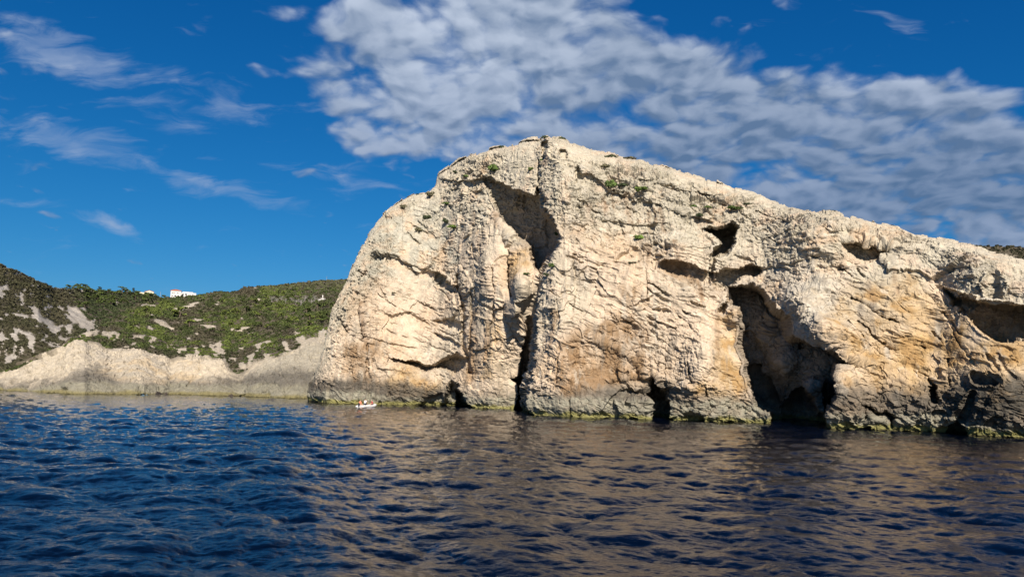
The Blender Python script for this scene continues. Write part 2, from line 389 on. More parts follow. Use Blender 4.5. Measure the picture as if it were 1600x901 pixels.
def cliff():
    sil = np.array(SIL, float)
    # columns dense where the outline is steep
    s = np.concatenate([[0], np.cumsum(np.hypot(np.diff(sil[:, 0]), 0.55 * np.diff(sil[:, 1])))])
    inside = np.interp(1640, sil[:, 0], s)
    u = np.concatenate([np.arange(0, inside, 0.92), np.arange(inside, s[-1], 5)])
    cxp = np.interp(u, s, sil[:, 0]); cyt = np.interp(u, s, sil[:, 1])
    jag = np.stack([cxp / 26, cyt / 26, 0 * cxp], -1)
    jw = np.interp(cxp, [481, 500, 560, 700, 900, 1100, 1400, 1700], [.3, 1.2, 3.2, 3.6, 3.2, 2.4, 1.6, 1.6])
    bl, _ = blocks(jag * 1.7, 5, 0.5)
    cyt = cyt + jw * (1.2 * fbm(jag, 4, 3) + 1.2 * bl)
    yw = np.where(cxp < 822, np.interp(cxp, *np.array(WATL).T), np.interp(cxp, *np.array(WATR).T))
    nf = 500
    v = np.concatenate([np.linspace(-0.05, 0, 12)[:-1], np.linspace(0, 1, nf)])
    X = np.repeat(cxp[:, None], len(v), 1); V = np.repeat(v[None], len(cxp), 0)
    H = np.maximum((yw - cyt)[:, None], 4)
    Y = np.where(V < 0, yw[:, None] - V * 260, yw[:, None] - V * H)
    # --- big forms: distance of the face as a function of bearing and height
    rL = np.interp(X, *np.array([(p[0], float(shore_r(*p))) for p in WATL]).T)
    rR = np.interp(X, *np.array([(p[0], float(shore_r(*p))) for p in WATR]).T)
    def soften(f, k):      # smooth along the shore so that the traced points leave no corners
        g_ = np.arange(440, 2200, 2.0); w_ = np.exp(-0.5 * (np.arange(-60, 61) * 2.0 / k) ** 2); w_ /= w_.sum()
        a_ = np.interp(g_, *f); return np.interp(X[:, 0], g_, np.convolve(np.pad(a_, 60, 'edge'), w_, 'valid'))[:, None] + 0 * X
    rL = soften(np.array([(p[0], float(shore_r(*p))) for p in WATL]).T, 14); rR = soften(np.array([(p[0], float(shore_r(*p))) for p in WATR]).T, 22)
    T = np.clip((650 - Y) / 430.0, 0, 1)
    w1 = np.stack([X / 34, Y / 34, 0 * X], -1)
    wx = 5.5 * fbm(w1, 6, 21, gain=0.66); wy = 5.5 * fbm(w1, 6, 31, gain=0.66)
    Xw, Yw = X + wx, Y + wy
    gap = (rL - rR)
    left = rL - np.clip(gap, 0, 30) * 0.74 * sm(0.08, 0.52, T) * sm(640, 830, X) + np.interp(X, [480, 600, 700, 850], [20, 22, 22, 18]) * T ** 1.15
    right = rR + np.interp(X, [800, 900, 1100, 1300, 1600, 2100], [21, 19, 17, 15, 12, 12]) * np.clip(T, 0, 1) ** 1.35
    xb = np.interp(Yw, [p[1] for p in XB], [p[0] for p in XB])
    side = sm(-4, 4, Xw - xb)
    top_merge = sm(330, 270, Y)
    r = left * (1 - side) + right * side
    r = r * (1 - top_merge) + top_merge * (left * sm(930, 780, X) + right * (1 - sm(930, 780, X)))
    # rounding towards the outline
    dsil = seg_d(X, Y, sil[::1])
    dsil = np.minimum(dsil, np.abs(Y - cyt[:, None]) )
    def rnd(w, A): q = np.clip(1 - dsil / w, 0, 1); return A * (1 - np.sqrt(np.clip(1 - q * q, 0, 1)))
    lw = sm(760, 560, X) * sm(240, 420, Y)
    r += rnd(34, 1) * (4.5 * (1 - lw)) + rnd(52, 1) * (9 * lw) + rnd(12, 2.0)

    Dp = np.zeros_like(r); rr0 = r / 125.0; brk = sm(-.35, .35, fbm(np.stack([X / 17, Y / 17, 0 * X + 3], -1), 3, 58)) * 1.15
    def region(pts, pad):
        p = np.array(pts); i = np.where((cxp > p[:, 0].min() - pad) & (cxp < p[:, 0].max() + pad))[0]
        return slice(i[0], i[-1] + 1) if len(i) else None
    def pit(pts, depth, soft=5, grad=None, rag=1.0):
        k = region(pts, 30)
        sd = seg_d(X[k] + wx[k] * rag, Y[k] + wy[k] * rag, pts, True)
        m = sm(soft * 0.4, -soft, sd)
        dd = depth
        if grad:       # (x0,y0,depth0,x1,y1,depth1): depth ramps between two places
            x0, y0, d0, x1, y1, d1 = grad
            L = (x1 - x0) ** 2 + (y1 - y0) ** 2
            t = np.clip(((X[k] - x0) * (x1 - x0) + (Y[k] - y0) * (y1 - y0)) / L, 0, 1); dd = d0 + (d1 - d0) * t
        Dp[k] += dd * m * (np.clip(rr0[k], .5, 1.1) if depth < 6 else 1)
    def crack(pts, width, depth, rag=0.8):
        k = region(pts, 20)
        d = seg_d(X[k] + wx[k] * rag, Y[k] + wy[k] * rag, pts)
        Dp[k] += 0.74 * depth * rr0[k] * (1 if width >= 5 else brk[k]) * sm(width * .62, width * 0.1, d) + 0.12 * depth * sm(width * 2.2, 0, d)
    def ledge(pts, depth, decay=18, up=10, lip=0.35, rag=0.8):
        """overhanging edge: the rock right below the line stands back, right above it juts out a little"""
        k = region(pts, 20); p = np.array(pts, float)
        o = np.argsort(p[:, 0]); xs, ys = p[o, 0], p[o, 1]
        xx = X[k] + wx[k] * rag; yy = Y[k] + wy[k] * rag
        yl = np.interp(xx, xs, ys); e = sm(xs[0] - 8, xs[0] + 8, xx) * sm(xs[-1] + 8, xs[-1] - 8, xx)
        b = yy - yl
        Dp[k] += 0.62 * rr0[k] * e * (depth * sm(-1.2, 1.2, b) * np.exp(-np.clip(b, 0, None) / decay) - depth * lip * sm(1.0, -1.0, b) * np.exp(np.clip(b, None, 0) / up))
    def bulge(x, y, rx, ry, ang, h):
        c, s_ = math.cos(R(ang)), math.sin(R(ang)); a = ((X - x) * c + (Y - y) * s_) / rx; b = (-(X - x) * s_ + (Y - y) * c) / ry
        q = a * a + b * b
        Dp[...] -= h * np.exp(-q * 1.2)
    def step(pts, depth, soft=1.5, fade=120, rag=0.8):
        """rock below the line stands forward by depth, fading downwards"""
        k = region(pts, 10); p = np.array(pts, float); xx = X[k] + wx[k] * rag; yy = Y[k] + wy[k] * rag
        yl = np.interp(xx, p[:, 0], p[:, 1]); e = sm(p[0, 0] - 15, p[0, 0] + 15, xx) * sm(p[-1, 0] + 15, p[-1, 0] - 15, xx); b = yy - yl
        Dp[k] -= e * depth * sm(-soft, soft, b) * np.exp(-np.clip(b, 0, None) / fade)

    # left buttress
    bulge(600, 500, 60, 120, 0, 2.5); bulge(655, 600, 60, 30, 0, 2.2); bulge(763, 420, 26, 60, 0, 3.0); bulge(765, 560, 24, 80, 0, 2.6); bulge(640, 380, 50, 40, 30, 1.5)
    crack([(716, 430), (720, 455), (723, 480), (724, 510), (723, 535), (730, 556), (734, 580)], 9, 3.2); crack([(735, 460), (737, 520), (733, 560)], 5, 1.4)
    pit([(614, 561), (640, 566), (675, 569), (700, 558), (712, 550), (729, 558), (727, 574), (710, 585), (694, 576), (665, 581), (640, 574)], 4.0, 4)
    ledge([(610, 560), (640, 565), (680, 569), (700, 556), (730, 556)], 1.5, 10, 14, 1.0)
    pit([(676, 431), (700, 440), (719, 446), (719, 462), (700, 456), (683, 447)], 2.6, 4); ledge([(660, 426), (680, 432), (718, 447)], 1.2, 10)
    pit([(672, 500), (700, 496), (720, 507), (722, 522), (700, 514)], 1.6, 4); ledge([(680, 520), (700, 528), (722, 538)], 1.8, 9)
    pit([(705, 594), (719, 600), (716, 640), (684, 640), (698, 618)], 4.0, 4); pit([(712, 606), (722, 610), (728, 628), (740, 645), (711, 645)], 11, 3)
    crack([(687, 585), (683, 600), (690, 592)], 4, 1.5); pit([(660, 622), (690, 612), (700, 625), (690, 640), (655, 640)], 1.8, 6)
    crack([(562, 470), (564, 500), (566, 530)], 7, 1.5); crack([(580, 476), (583, 497)], 5, 1.0); crack([(528, 498), (545, 520), (562, 532), (590, 543)], 4, 1.3)
    for q in ([(655, 425), (690, 455), (718, 487)], [(600, 400), (640, 420), (670, 450)], [(560, 420), (590, 440), (610, 470)], [(640, 470), (670, 480), (700, 500)], [(580, 560), (600, 590), (610, 620)],
              [(620, 350), (650, 380), (700, 400)], [(540, 470), (560, 450), (570, 420)], [(600, 340), (640, 352), (690, 380)]): crack(q, 3, 0.9, 1.2)
    ledge([(580, 395), (610, 400), (640, 412), (680, 430)], 0.9, 9); ledge([(560, 520), (600, 535), (650, 545)], .7, 8)
    crack([(548, 560), (552, 600)], 4, .8); crack([(574, 540), (577, 590)], 5, .9); crack([(607, 560), (600, 600), (590, 640)], 4, .9)
    # alcove high up and the great fissure
    pit([(754, 276), (775, 283), (792, 293), (815, 303), (836, 305), (842, 282), (848, 330), (862, 352), (872, 368), (858, 398), (844, 432), (834, 420), (827, 385), (812, 376), (803, 372), (785, 345), (768, 312)], 6, 5, (765, 300, 3.4, 850, 370, 13))
    ledge([(690, 283), (720, 285), (754, 277), (792, 292), (836, 304)], 1.4, 12, 14, .8); pit([(735, 298), (748, 296), (757, 303), (742, 308)], 1.6, 3)
    crack([(789, 376), (793, 400), (796, 440), (799, 462)], 6, 4.5); crack([(787, 480), (789, 500), (800, 520), (815, 540)], 5, 3)
    ledge([(738, 463), (755, 474), (774, 484), (788, 474)], 1.3, 9); bulge(814, 445, 15, 34, 0, 3.6); bulge(808, 492, 14, 22, 0, 3.2)
    pit([(828, 500), (818, 530), (814, 556), (809, 586), (793, 588), (804, 602), (803, 655), (832, 655), (822, 624), (824, 593), (833, 574), (833, 546), (838, 503)], 9, 3, (830, 510, 3, 815, 640, 13))
    crack([(770, 420), (774, 455), (770, 500), (764, 540)], 6, 1.2); crack([(745, 330), (752, 370), (746, 400)], 3, .8); crack([(731, 330), (736, 380)], 3, .8)
    # summit knob
    bulge(868, 232, 22, 30, 0, 2.5); pit([(843, 222), (852, 221), (856, 250), (847, 252)], 3, 3); crack([(842, 250), (840, 275), (845, 300)], 6, 3); pit([(875, 232), (888, 232), (886, 246), (878, 246)], 1.5, 3)
    bulge(880, 300, 30, 60, 0, 2.0)
    # main face
    step([(858, 364), (880, 360), (897, 365), (926, 381), (969, 400), (1006, 410), (1033, 420), (1075, 445), (1100, 470)], 1.5, 1.6, 90)
    pit([(901, 255), (908, 268), (912, 280), (900, 282)], 1.8, 3); bulge(918, 265, 16, 10, 25, 1.2); ledge([(905, 272), (925, 276), (940, 284)], 1.2, 8)
    ledge([(935, 283), (950, 300), (965, 303), (985, 310)], 1.6, 9); pit([(1020, 287), (1040, 290), (1062, 298), (1045, 302), (1028, 296)], 1.2, 4); ledge([(1080, 290), (1097, 303), (1118, 306)], 1.4, 8)
    ledge([(985, 315), (1020, 318), (1060, 330), (1110, 345)], 1.4, 10, 16); ledge([(1000, 280), (1050, 290), (1100, 308), (1150, 325)], 1.0, 8); ledge([(940, 345), (990, 350), (1045, 352)], .8, 8)
    bulge(1050, 385, 50, 30, 10, 3.0); pit([(1035, 412), (1060, 410), (1090, 416), (1116, 430), (1112, 446), (1085, 436), (1055, 428)], 1.7, 5); ledge([(1030, 412), (1060, 410), (1090, 417), (1115, 430)], 1.5, 10, 12, .8)
    crack([(1020, 340), (1018, 380), (1025, 410)], 3, .8); crack([(965, 345), (975, 375), (1000, 395)], 3, .8); crack([(1040, 360), (1035, 400)], 3, .7)
    pit([(1100, 356), (1125, 360), (1144, 352), (1150, 360), (1142, 385), (1134, 400), (1120, 404), (1118, 395), (1128, 378), (1120, 366)], 8.0, 3); ledge([(1098, 355), (1120, 358), (1145, 352)], 1.6, 9, 12, .8)
    crack([(1118, 400), (1112, 425), (1118, 445)], 6, 3)
    pit([(1118, 432), (1135, 425), (1160, 417), (1190, 421), (1186, 433), (1160, 433), (1145, 446), (1132, 458), (1120, 452)], 3.4, 3); ledge([(1130, 424), (1160, 416), (1192, 420)], 1.2, 8, 10, .8)
    pit([(1139, 450), (1132, 470), (1122, 488), (1130, 489), (1141, 466)], 3.5, 3)
    for q, w, d in (([(1020, 480), (1045, 487), (1065, 497), (1085, 517)], 4, 1.5), ([(940, 500), (965, 515), (1000, 530)], 4, 1.3), ([(985, 490), (1010, 500), (1030, 515)], 3, 1), ([(950, 480), (940, 510)], 3, 1.0),
                    ([(880, 430), (930, 440), (990, 470)], 2.5, .6), ([(870, 470), (874, 540), (866, 600)], 4, .8), ([(896, 400), (900, 450), (890, 520)], 3, .6), ([(990, 430), (1040, 460), (1100, 480)], 3, 1.0),
                    ([(930, 560), (970, 590), (1010, 600)], 4, 1.2), ([(1040, 560), (1045, 600), (1040, 640)], 4, 1.2), ([(1075, 540), (1080, 600), (1090, 640)], 4, 1.2), 
                    ([(1100, 600), (1110, 640), (1105, 655)], 4, 1.6), ([(890, 625), (893, 650)], 2.5, .8), ([(905, 652), (920, 630)], 2.5, .8), ([(985, 625), (986, 655)], 2.5, .8), ([(870, 385), (905, 405), (960, 420)], 2.5, .6)): crack(q, w, d, 1.1)
    for q in ([(880, 395), (940, 425), (1010, 452), (1075, 490)], [(855, 415), (920, 455), (985, 480), (1060, 520)], [(850, 450), (915, 490), (960, 505)], [(930, 300), (1000, 335), (1080, 352)], [(905, 310), (960, 350), (1040, 372)],
              [(1340, 420), (1400, 470), (1470, 530)], [(1325, 500), (1380, 560), (1440, 590)], [(1370, 400), (1440, 450), (1500, 520), (1560, 570)], [(1180, 330), (1240, 352), (1300, 372)], [(1200, 372), (1270, 400), (1330, 430)],
              [(590, 460), (640, 490), (715, 530)], [(575, 500), (640, 530), (700, 550)], [(700, 300), (712, 360), (708, 430)], [(735, 380), (742, 440), (738, 520)], [(905, 320), (900, 380)], [(1010, 420), (1012, 470), (1000, 500)]): crack(q, 2.4, .85, .9)
    pit([(955, 497), (985, 500), (1000, 517), (985, 530), (960, 520)], 1.2, 6); bulge(1000, 440, 60, 40, 20, 1.5); bulge(1100, 570, 40, 60, 0, 3.4); bulge(940, 620, 60, 30, 0, 1.0); bulge(870, 500, 22, 120, 0, 1.5)
    pit([(880, 540), (910, 520), (935, 530), (990, 560), (1010, 590), (960, 600), (900, 600)], 1.3, 10)
    pit([(942, 598), (985, 590), (1012, 584), (1020, 610), (1010, 625), (970, 622)], 2.4, 7)
    pit([(1012, 580), (1024, 586), (1038, 608), (1048, 640), (1060, 662), (1018, 662), (1013, 625)], 8, 4)
    pit([(1060, 660), (1066, 644), (1080, 640), (1098, 650), (1102, 664)], 2.0, 3); crack([(1102, 655), (1118, 664)], 4, 2)
    # the great cavern
    cav = [(1139, 449), (1158, 445), (1185, 449), (1199, 469), (1213, 483), (1233, 494), (1235, 525), (1261, 531), (1295, 545), (1319, 557), (1344, 567), (1309, 570), (1307, 586), (1312, 617), (1292, 641), (1289, 680),
           (1209, 680), (1206, 644), (1185, 635), (1171, 600), (1171, 566), (1158, 538), (1161, 514), (1151, 483), (1140, 478)]
    pit(cav, 7, 4, (1150, 460, 8.0, 1255, 610, 13.5)); pit([(1172, 570), (1186, 568), (1200, 590), (1215, 630), (1200, 632), (1180, 612)], 4, 4)
    pit([(1235, 610), (1255, 605), (1275, 620), (1288, 660), (1288, 685), (1220, 685), (1222, 640)], 5.5, 4); pit([(1198, 532), (1208, 531), (1208, 541), (1200, 541)], 2, 2); pit([(1238, 530), (1258, 534), (1262, 548), (1245, 552)], 3, 3)
    pit([(1252, 596), (1270, 591), (1287, 594), (1284, 612), (1289, 645), (1276, 645), (1268, 622), (1256, 612)], -8.5, 4); bulge(1205, 500, 12, 40, 15, 1.5); bulge(1225, 570, 20, 25, 10, 3)
    bulge(1245, 470, 30, 32, 20, 3.6); bulge(1290, 515, 40, 26, 25, 3.5); ledge([(1235, 524), (1262, 531), (1300, 546), (1340, 566)], 2.0, 14, 16, .9)
    bulge(1320, 620, 40, 60, 0, 2.2); bulge(1150, 495, 14, 20, 0, 2.0)
    # upper right shoulder
    bulge(1230, 375, 60, 34, 10, 1.0); bulge(1300, 420, 40, 20, 20, -1.2)
    pit([(1308, 378), (1338, 376), (1372, 386), (1406, 393), (1378, 407), (1353, 412), (1329, 402)], 3.2, 5); ledge([(1296, 357), (1325, 359), (1375, 370)], 1.8, 9, 10, .8); ledge([(1310, 378), (1340, 377), (1405, 392)], 1.2, 8, 12, .8)
    for q, w, d in (([(1333, 464), (1360, 480), (1382, 495), (1402, 505)], 5, 2.0), ([(1413, 526), (1430, 538), (1446, 545)], 5, 1.6), ([(1391, 557), (1420, 575), (1449, 588), (1460, 605), (1462, 622)], 5, 1.6), ([(1480, 560), (1484, 600)], 4, .9),
                    ([(1340, 500), (1370, 530), (1400, 550)], 3, .9), ([(1553, 425), (1556, 462)], 5, 2), ([(1400, 430), (1450, 440), (1480, 455)], 3, .9), ([(1330, 560), (1380, 590), (1430, 610)], 3, 1.1), ([(1485, 505), (1500, 540), (1520, 570)], 3, .5),
                    ([(1353, 635), (1356, 674)], 4, 3), ([(1430, 655), (1450, 640)], 2.5, 1), ([(1300, 650), (1312, 640)], 3, 1.0), ([(1560, 550), (1580, 580), (1600, 600)], 3, .5), ([(1490, 672), (1505, 640), (1522, 612)], 5, 1.6)): crack(q, w, d, 1.1)
    pit([(1474, 450), (1493, 468), (1528, 474), (1564, 478), (1605, 480), (1660, 492), (1660, 535), (1600, 533), (1564, 533), (1537, 519), (1515, 497), (1493, 480)], 5.9, 4, (1500, 480, 5.0, 1560, 500, 9.0))
    ledge([(1480, 455), (1528, 473), (1564, 477), (1650, 490)], 2.0, 16, 26, 1.0); bulge(1560, 440, 70, 26, 10, 1.5)
    pit([(1336, 627), (1369, 640), (1406, 654), (1392, 666), (1360, 644)], 3.5, 3); pit([(1453, 604), (1461, 606), (1466, 634), (1457, 630)], 3, 2.5)
    pit([(1513, 583), (1546, 587), (1562, 596), (1528, 596)], 1.7, 2.5, None, 1.6); pit([(1480, 668), (1495, 660), (1512, 690), (1474, 690)], 4, 3)
    bulge(1400, 480, 60, 50, 25, 1.6); bulge(1440, 620, 60, 50, 0, 1.8); bulge(1560, 600, 50, 50, 0, 1.5)

    bulge(1268, 604, 20, 18, 15, 2.0)
    Dp = np.where(Dp > 0, np.maximum(0, Dp + np.minimum(0.5 * Dp, 1.1) * fbm(np.stack([X / 20, Y / 20, 0 * X], -1), 5, 55, gain=.62)), Dp)
    rr = r + Dp
    # undercut wave notch at the waterline
    P = polar(X, Y, rr)
    # slightly smooth normals of the big form
    def normals(P, k=12):
        a = np.gradient(P, axis=0); b = np.gradient(P, axis=1); 
        for _ in range(k):
            for A in (a, b):
                A[1:-1] = (A[:-2] + 2 * A[1:-1] + A[2:]) / 4; A[:, 1:-1] = (A[:, :-2] + 2 * A[:, 1:-1] + A[:, 2:]) / 4
        n = np.cross(a, b); n /= np.linalg.norm(n, axis=-1, keepdims=True) + 1e-9
        s_ = np.sign(np.sum(n * P, -1, keepdims=True) - 0); return np.where(s_ > 0, -n, n)
    N = normals(P)
    # --- middle forms: broken blocks, bedding that dips to the right, vertical flutes, weathering pits
    c, s_ = math.cos(R(24)), math.sin(R(24))
    Pn = polar(X, Y, r + 0.25 * Dp)            # noise is laid on the big form, so cave walls do not slice it into layers
    lat = Pn[..., 0]; dep = Pn[..., 1]; zz = Pn[..., 2]
    gi = np.abs(np.gradient(rr, axis=0)) / (np.linalg.norm(np.gradient(Pn, axis=0), axis=-1) + .02); gj = np.abs(np.gradient(rr, axis=1)) / (np.linalg.norm(np.gradient(Pn, axis=1), axis=-1) + .02)
    steep = np.hypot(gi, gj)
    for _ in range(3): steep[1:-1] = (steep[:-2] + steep[1:-1] + steep[2:]) / 3; steep[:, 1:-1] = (steep[:, :-2] + steep[:, 1:-1] + steep[:, 2:]) / 3
    calm = 1 / (1 + (steep / 3.0) ** 2)
    al = lat * c - zz * s_; ac = lat * s_ + zz * c            # along and across the bedding
    q = np.stack([al, dep * 0.8, ac], -1); wq = np.stack([fbm(q * 0.35, 3, 41), fbm(q * 0.35, 3, 45), fbm(q * 0.35, 3, 49)], -1) * 1.2
    qw = q + wq
    rough = np.clip(0.45 + 0.65 * fbm(P * 0.10, 3, 61), 0.14, 1.3)
    upper = sm(0.55, 0.85, (yw[:, None] - Y) / H)           # weathered, more broken towards the top
    lmask = sm(760, 640, X)
    for pts, w in (([(600, 440), (700, 455), (722, 560), (640, 560), (590, 520)], .7), ([(735, 330), (790, 380), (800, 600), (740, 620), (728, 480)], .65), ([(870, 370), (1000, 415), (1110, 470), (1080, 520), (960, 480), (860, 560), (845, 450)], .6),
                   ([(1330, 400), (1450, 400), (1500, 520), (1480, 600), (1340, 560), (1320, 460)], .5), ([(940, 320), (1080, 340), (1090, 400), (960, 380)], .4), ([(500, 560), (560, 500), (620, 560), (600, 620), (500, 620)], .4)):
        rough = rough * (1 - w * sm(26, -20, seg_d(X + wx, Y + wy, pts, True)))
    rough = rough * (0.75 + 0.55 * upper + 0.25 * lmask)
    bl1, j1 = blocks((q + .55 * wq) * np.array([0.16, 0.2, 0.30]), 101, 1.0)
    bl2, j2 = blocks((q + .3 * wq) * np.array([0.42, 0.5, 0.75]), 111, 1.0)
    bl3, j3 = blocks((q + .2 * wq) * np.array([1.1, 1.2, 1.9]), 121, 1.0)
    flut = ridged(np.stack([lat * 0.95 + 0.25 * wq[..., 0], dep * 0.6, zz * 0.10], -1), 3, 131)
    lowm = sm(0.62, 0.30, T)
    fz = np.zeros_like(r)
    for (x, y, rx, ry, w) in ((1245, 485, 40, 40, 1.0), (1060, 590, 60, 60, .9), (570, 560, 40, 80, .8), (865, 480, 40, 150, .7), (770, 540, 30, 90, .8), (1200, 410, 80, 40, .5), (1580, 450, 70, 40, .6), (1030, 340, 50, 30, .6), (800, 330, 50, 50, .7), (900, 300, 40, 80, .5)):
        fz += w * np.exp(-(((X - x) / rx) ** 2 + ((Y - y) / ry) ** 2))
    bl0, _ = blocks((q + .8 * wq) * np.array([0.075, 0.09, 0.11]), 97, 1.1)
    disp = 0.55 * bl0 * sm(0, 30, dsil) + (0.50 * rough * bl1 + 0.34 * rough * bl2 + (0.07 + 0.21 * rough) * bl3) * (1 - .28 * lmask)
    disp -= 0.20 * rough * j1 + 0.11 * rough * j2 * sm(0.2, 0.8, rough) + 0.05 * j3 * rough
    disp += 0.55 * np.clip(fz, 0, 1) * flut
    disp += 1.1 * fbm(P * 0.075, 3, 141) + 0.20 * rough * ridged((q + .3 * wq) * 0.6, 4, 151) + 0.13 * rough * ridged(P * 2.2, 3, 161)
    disp += (.04 + .08 * rough) * ridged(np.stack([lat * 1.6 + .3 * wq[..., 0], dep, zz * .35], -1), 4, 165) + 0.28 * sm(.35, .75, ridged(q * np.array([.22, .22, 1.0]) + .3 * wq, 3, 167)) * sm(-.3, .3, wq[..., 1])
    pk = fbm(P * 1.5, 3, 171); disp -= 0.45 * rough * sm(0.25, 0.6, pk)
    # salt-eaten notch above the water
    disp -= 0.5 * sm(1.4, 0.2, zz) * sm(-1, 0.0, zz)
    edge = sm(0, 16, dsil)
    P = P + N * (disp * (0.45 + 0.55 * edge) * (.36 + .64 * calm))[..., None]
    P0 = P.copy()

    # --- stone colours
    Z = P[..., 2]
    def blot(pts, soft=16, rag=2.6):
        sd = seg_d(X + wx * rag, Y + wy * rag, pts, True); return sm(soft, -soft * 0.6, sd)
    n1 = fbm(P * 0.13, 4, 201); n2 = fbm(P * 0.5, 4, 211); n3 = fbm(P * np.array([1.3, 1.3, 0.12]), 4, 221); n4 = fbm(P * 1.6, 3, 231)
    C = np.zeros(P.shape) + np.array([0.455, 0.378, 0.286])
    def mixc(c, w): 
        nonlocal C
        C = C * (1 - w[..., None]) + np.array(c) * w[..., None]
    mixc((0.44, 0.335, 0.225), sm(-0.1, 0.6, n1) * 0.7)
    mixc((0.385, 0.348, 0.27), sm(0.0, 0.6, -n1 + 0.3 * n2) * 0.7)
    mixc((0.385, 0.36, 0.285), np.clip(upper * 1.1 * sm(-.5, .4, n2 + .2), 0, .8))
    grey = blot([(600, 330), (690, 320), (720, 400), (690, 450), (640, 420), (560, 440), (560, 400)], 25)
    mixc((0.34, 0.335, 0.28), grey * sm(-0.3, 0.5, n2) * 0.75)
    mixc((0.34, 0.32, 0.275), blot([(1140, 440), (1240, 420), (1320, 440), (1310, 480), (1240, 530), (1180, 470)], 18) * .6 * sm(-.5, .4, n2 + .1))
    orange = np.clip(blot([(1300, 490), (1340, 450), (1420, 440), (1500, 500), (1620, 540), (1700, 560), (1700, 650), (1560, 640), (1460, 615), (1330, 600), (1310, 540)], 26) +
                     blot([(1120, 500), (1150, 490), (1168, 540), (1170, 600), (1150, 620), (1090, 610), (1085, 590), (1120, 570)], 12) + .8 * blot([(700, 600), (640, 575), (600, 600), (650, 630), (690, 610)], 14) +
                     .7 * blot([(795, 400), (835, 385), (838, 420), (800, 440)], 10) + .5 * blot([(765, 500), (780, 500), (775, 590), (755, 590)], 8), 0, 1)
    mixc((0.37, 0.26, 0.125), orange * np.clip(0.6 + 0.6 * n2 + .4 * n1, 0, .92))
    mixc((0.26, 0.155, 0.06), orange * sm(0.05, 0.6, n2) * .6)
    brown = np.clip(blot([(880, 540), (910, 515), (945, 510), (1000, 540), (1010, 600), (950, 610), (880, 620), (862, 600)], 14) + .8 * blot([(955, 495), (975, 490), (1010, 515), (1000, 540), (960, 530)], 10) +
                    .9 * blot([(548, 540), (590, 540), (588, 600), (545, 600)], 12) + .9 * blot([(972, 450), (1000, 452), (995, 475), (975, 470)], 7) + .7 * blot([(735, 490), (748, 480), (742, 600), (730, 600)], 7)
                    + .7 * blot([(1040, 414), (1110, 426), (1090, 440), (1050, 430)], 8) + .5 * blot([(1140, 620), (1200, 620), (1190, 640), (1140, 640)], 10) + .7 * blot([(860, 485), (874, 485), (868, 520), (860, 520)], 4), 0, 1)
    mixc((0.205, 0.130, 0.066), brown * np.clip(0.75 + .7 * n3 + .4 * n2, 0, .9))
    streak = np.zeros_like(r)
    for (x0, y0, x1, y1, w) in ((945, 305, 948, 338, 4), (958, 300, 960, 330, 3), (1014, 328, 1016, 358, 4), (1033, 330, 1036, 358, 5), (1024, 330, 1026, 350, 3), (975, 308, 985, 345, 5), (863, 490, 858, 540, 4), (1055, 375, 1062, 410, 5), (1008, 380, 1012, 405, 5), (565, 475, 570, 530, 5), (762, 500, 758, 560, 5),
                                (1358, 440, 1365, 470, 7), (1395, 430, 1400, 460, 6), (1495, 520, 1500, 560, 6), (735, 330, 742, 362, 4), (775, 330, 780, 360, 4), (1093, 440, 1098, 470, 4), (1120, 500, 1124, 560, 5), (577, 560, 582, 590, 6)):
        k = region([(x0, y0), (x1, y1)], 20); streak[k] += sm(w * 1.3, w * .3, seg_d(X[k] + .5 * wx[k], Y[k] + .5 * wy[k], [(x0, y0), (x1, y1)]))
    mixc((0.19, 0.115, 0.06), np.clip(streak, 0, 1) * np.clip(.45 + .6 * n3, 0, .8))
    mixc((0.22, 0.19, 0.15), sm(0.2, 0.75, fbm(P * np.array([1.1, 1.1, 0.09]), 4, 222) - .2 * n1) * .6 * (1 - .5 * upper))
    mixc((0.49, 0.455, 0.38), sm(0.35, 0.8, fbm(P * np.array([.9, .9, .2]), 3, 241)) * .5)
    mixc((0.235, 0.21, 0.175), .8 * blot(cav, 8)); mixc((0.31, 0.275, 0.225), .6 * blot([(760, 280), (836, 305), (866, 370), (844, 430), (826, 385), (785, 345)], 8))  # sheltered grey stone, darkened so cavern and alcove shade is partly in the colour
    # bands left by the sea: dark lichen, pale scoured stone, yellow weed
    dk = np.interp(X, [480, 560, 640, 700, 760, 850, 950, 1050, 1150, 1300, 1400, 1480, 1520, 1620, 2100], [4.3, 5.2, 4.6, 3.5, 3.6, 3.4, 5.2, 5.0, 3.4, 5.6, 5.4, 5.6, 6.6, 6.2, 6])
    pl = np.interp(X, [480, 560, 640, 700, 760, 850, 1000, 1150, 1300, 1400, 1480, 1530, 1620], [2.3, 2.3, 1.1, 2.2, 2.0, 2.9, 2.6, 3.0, 1.5, 2.2, 1.7, 1.1, 1.0])
    zn = Z + 0.9 * n2 + 0.7 * n1 + .5 * n3
    dw = np.interp(X, [480, 560, 690, 740, 860, 960, 1050, 1110, 1200, 1300, 1480, 1520], [.85, .95, .9, .55, .55, .9, .8, .5, .5, .8, .92, 1])
    mixc((0.060, 0.056, 0.047), dw * sm(dk + .7, dk - 1.3, zn) * np.clip(.95 + .35 * n4, .55, .98))
    mixc((0.255, 0.245, 0.19), sm(pl + .5, pl - .6, Z + .5 * n2 + .35 * n3) * np.clip(.8 + .5 * n4, .35, 1))
    mixc((0.20, 0.19, 0.065), sm(.95, .45, Z + .35 * n2 + .2 * n4) * .9)
    mixc((0.045, 0.04, 0.02), sm(.16, .05, Z + .05 * n4))
    C = np.clip(C * (1 + .10 * n4[..., None]), 0.02, .8)

    # --- the ground behind the top edge: falls away inland
    back = np.array([.4, 1, 2, 3.5, 5.5, 8, 12, 17, 24, 34, 46, 60, 75])
    top = P[:, -1]; dirn = top.copy(); dirn[:, 2] = 0; dirn /= np.linalg.norm(dirn, axis=1, keepdims=True)
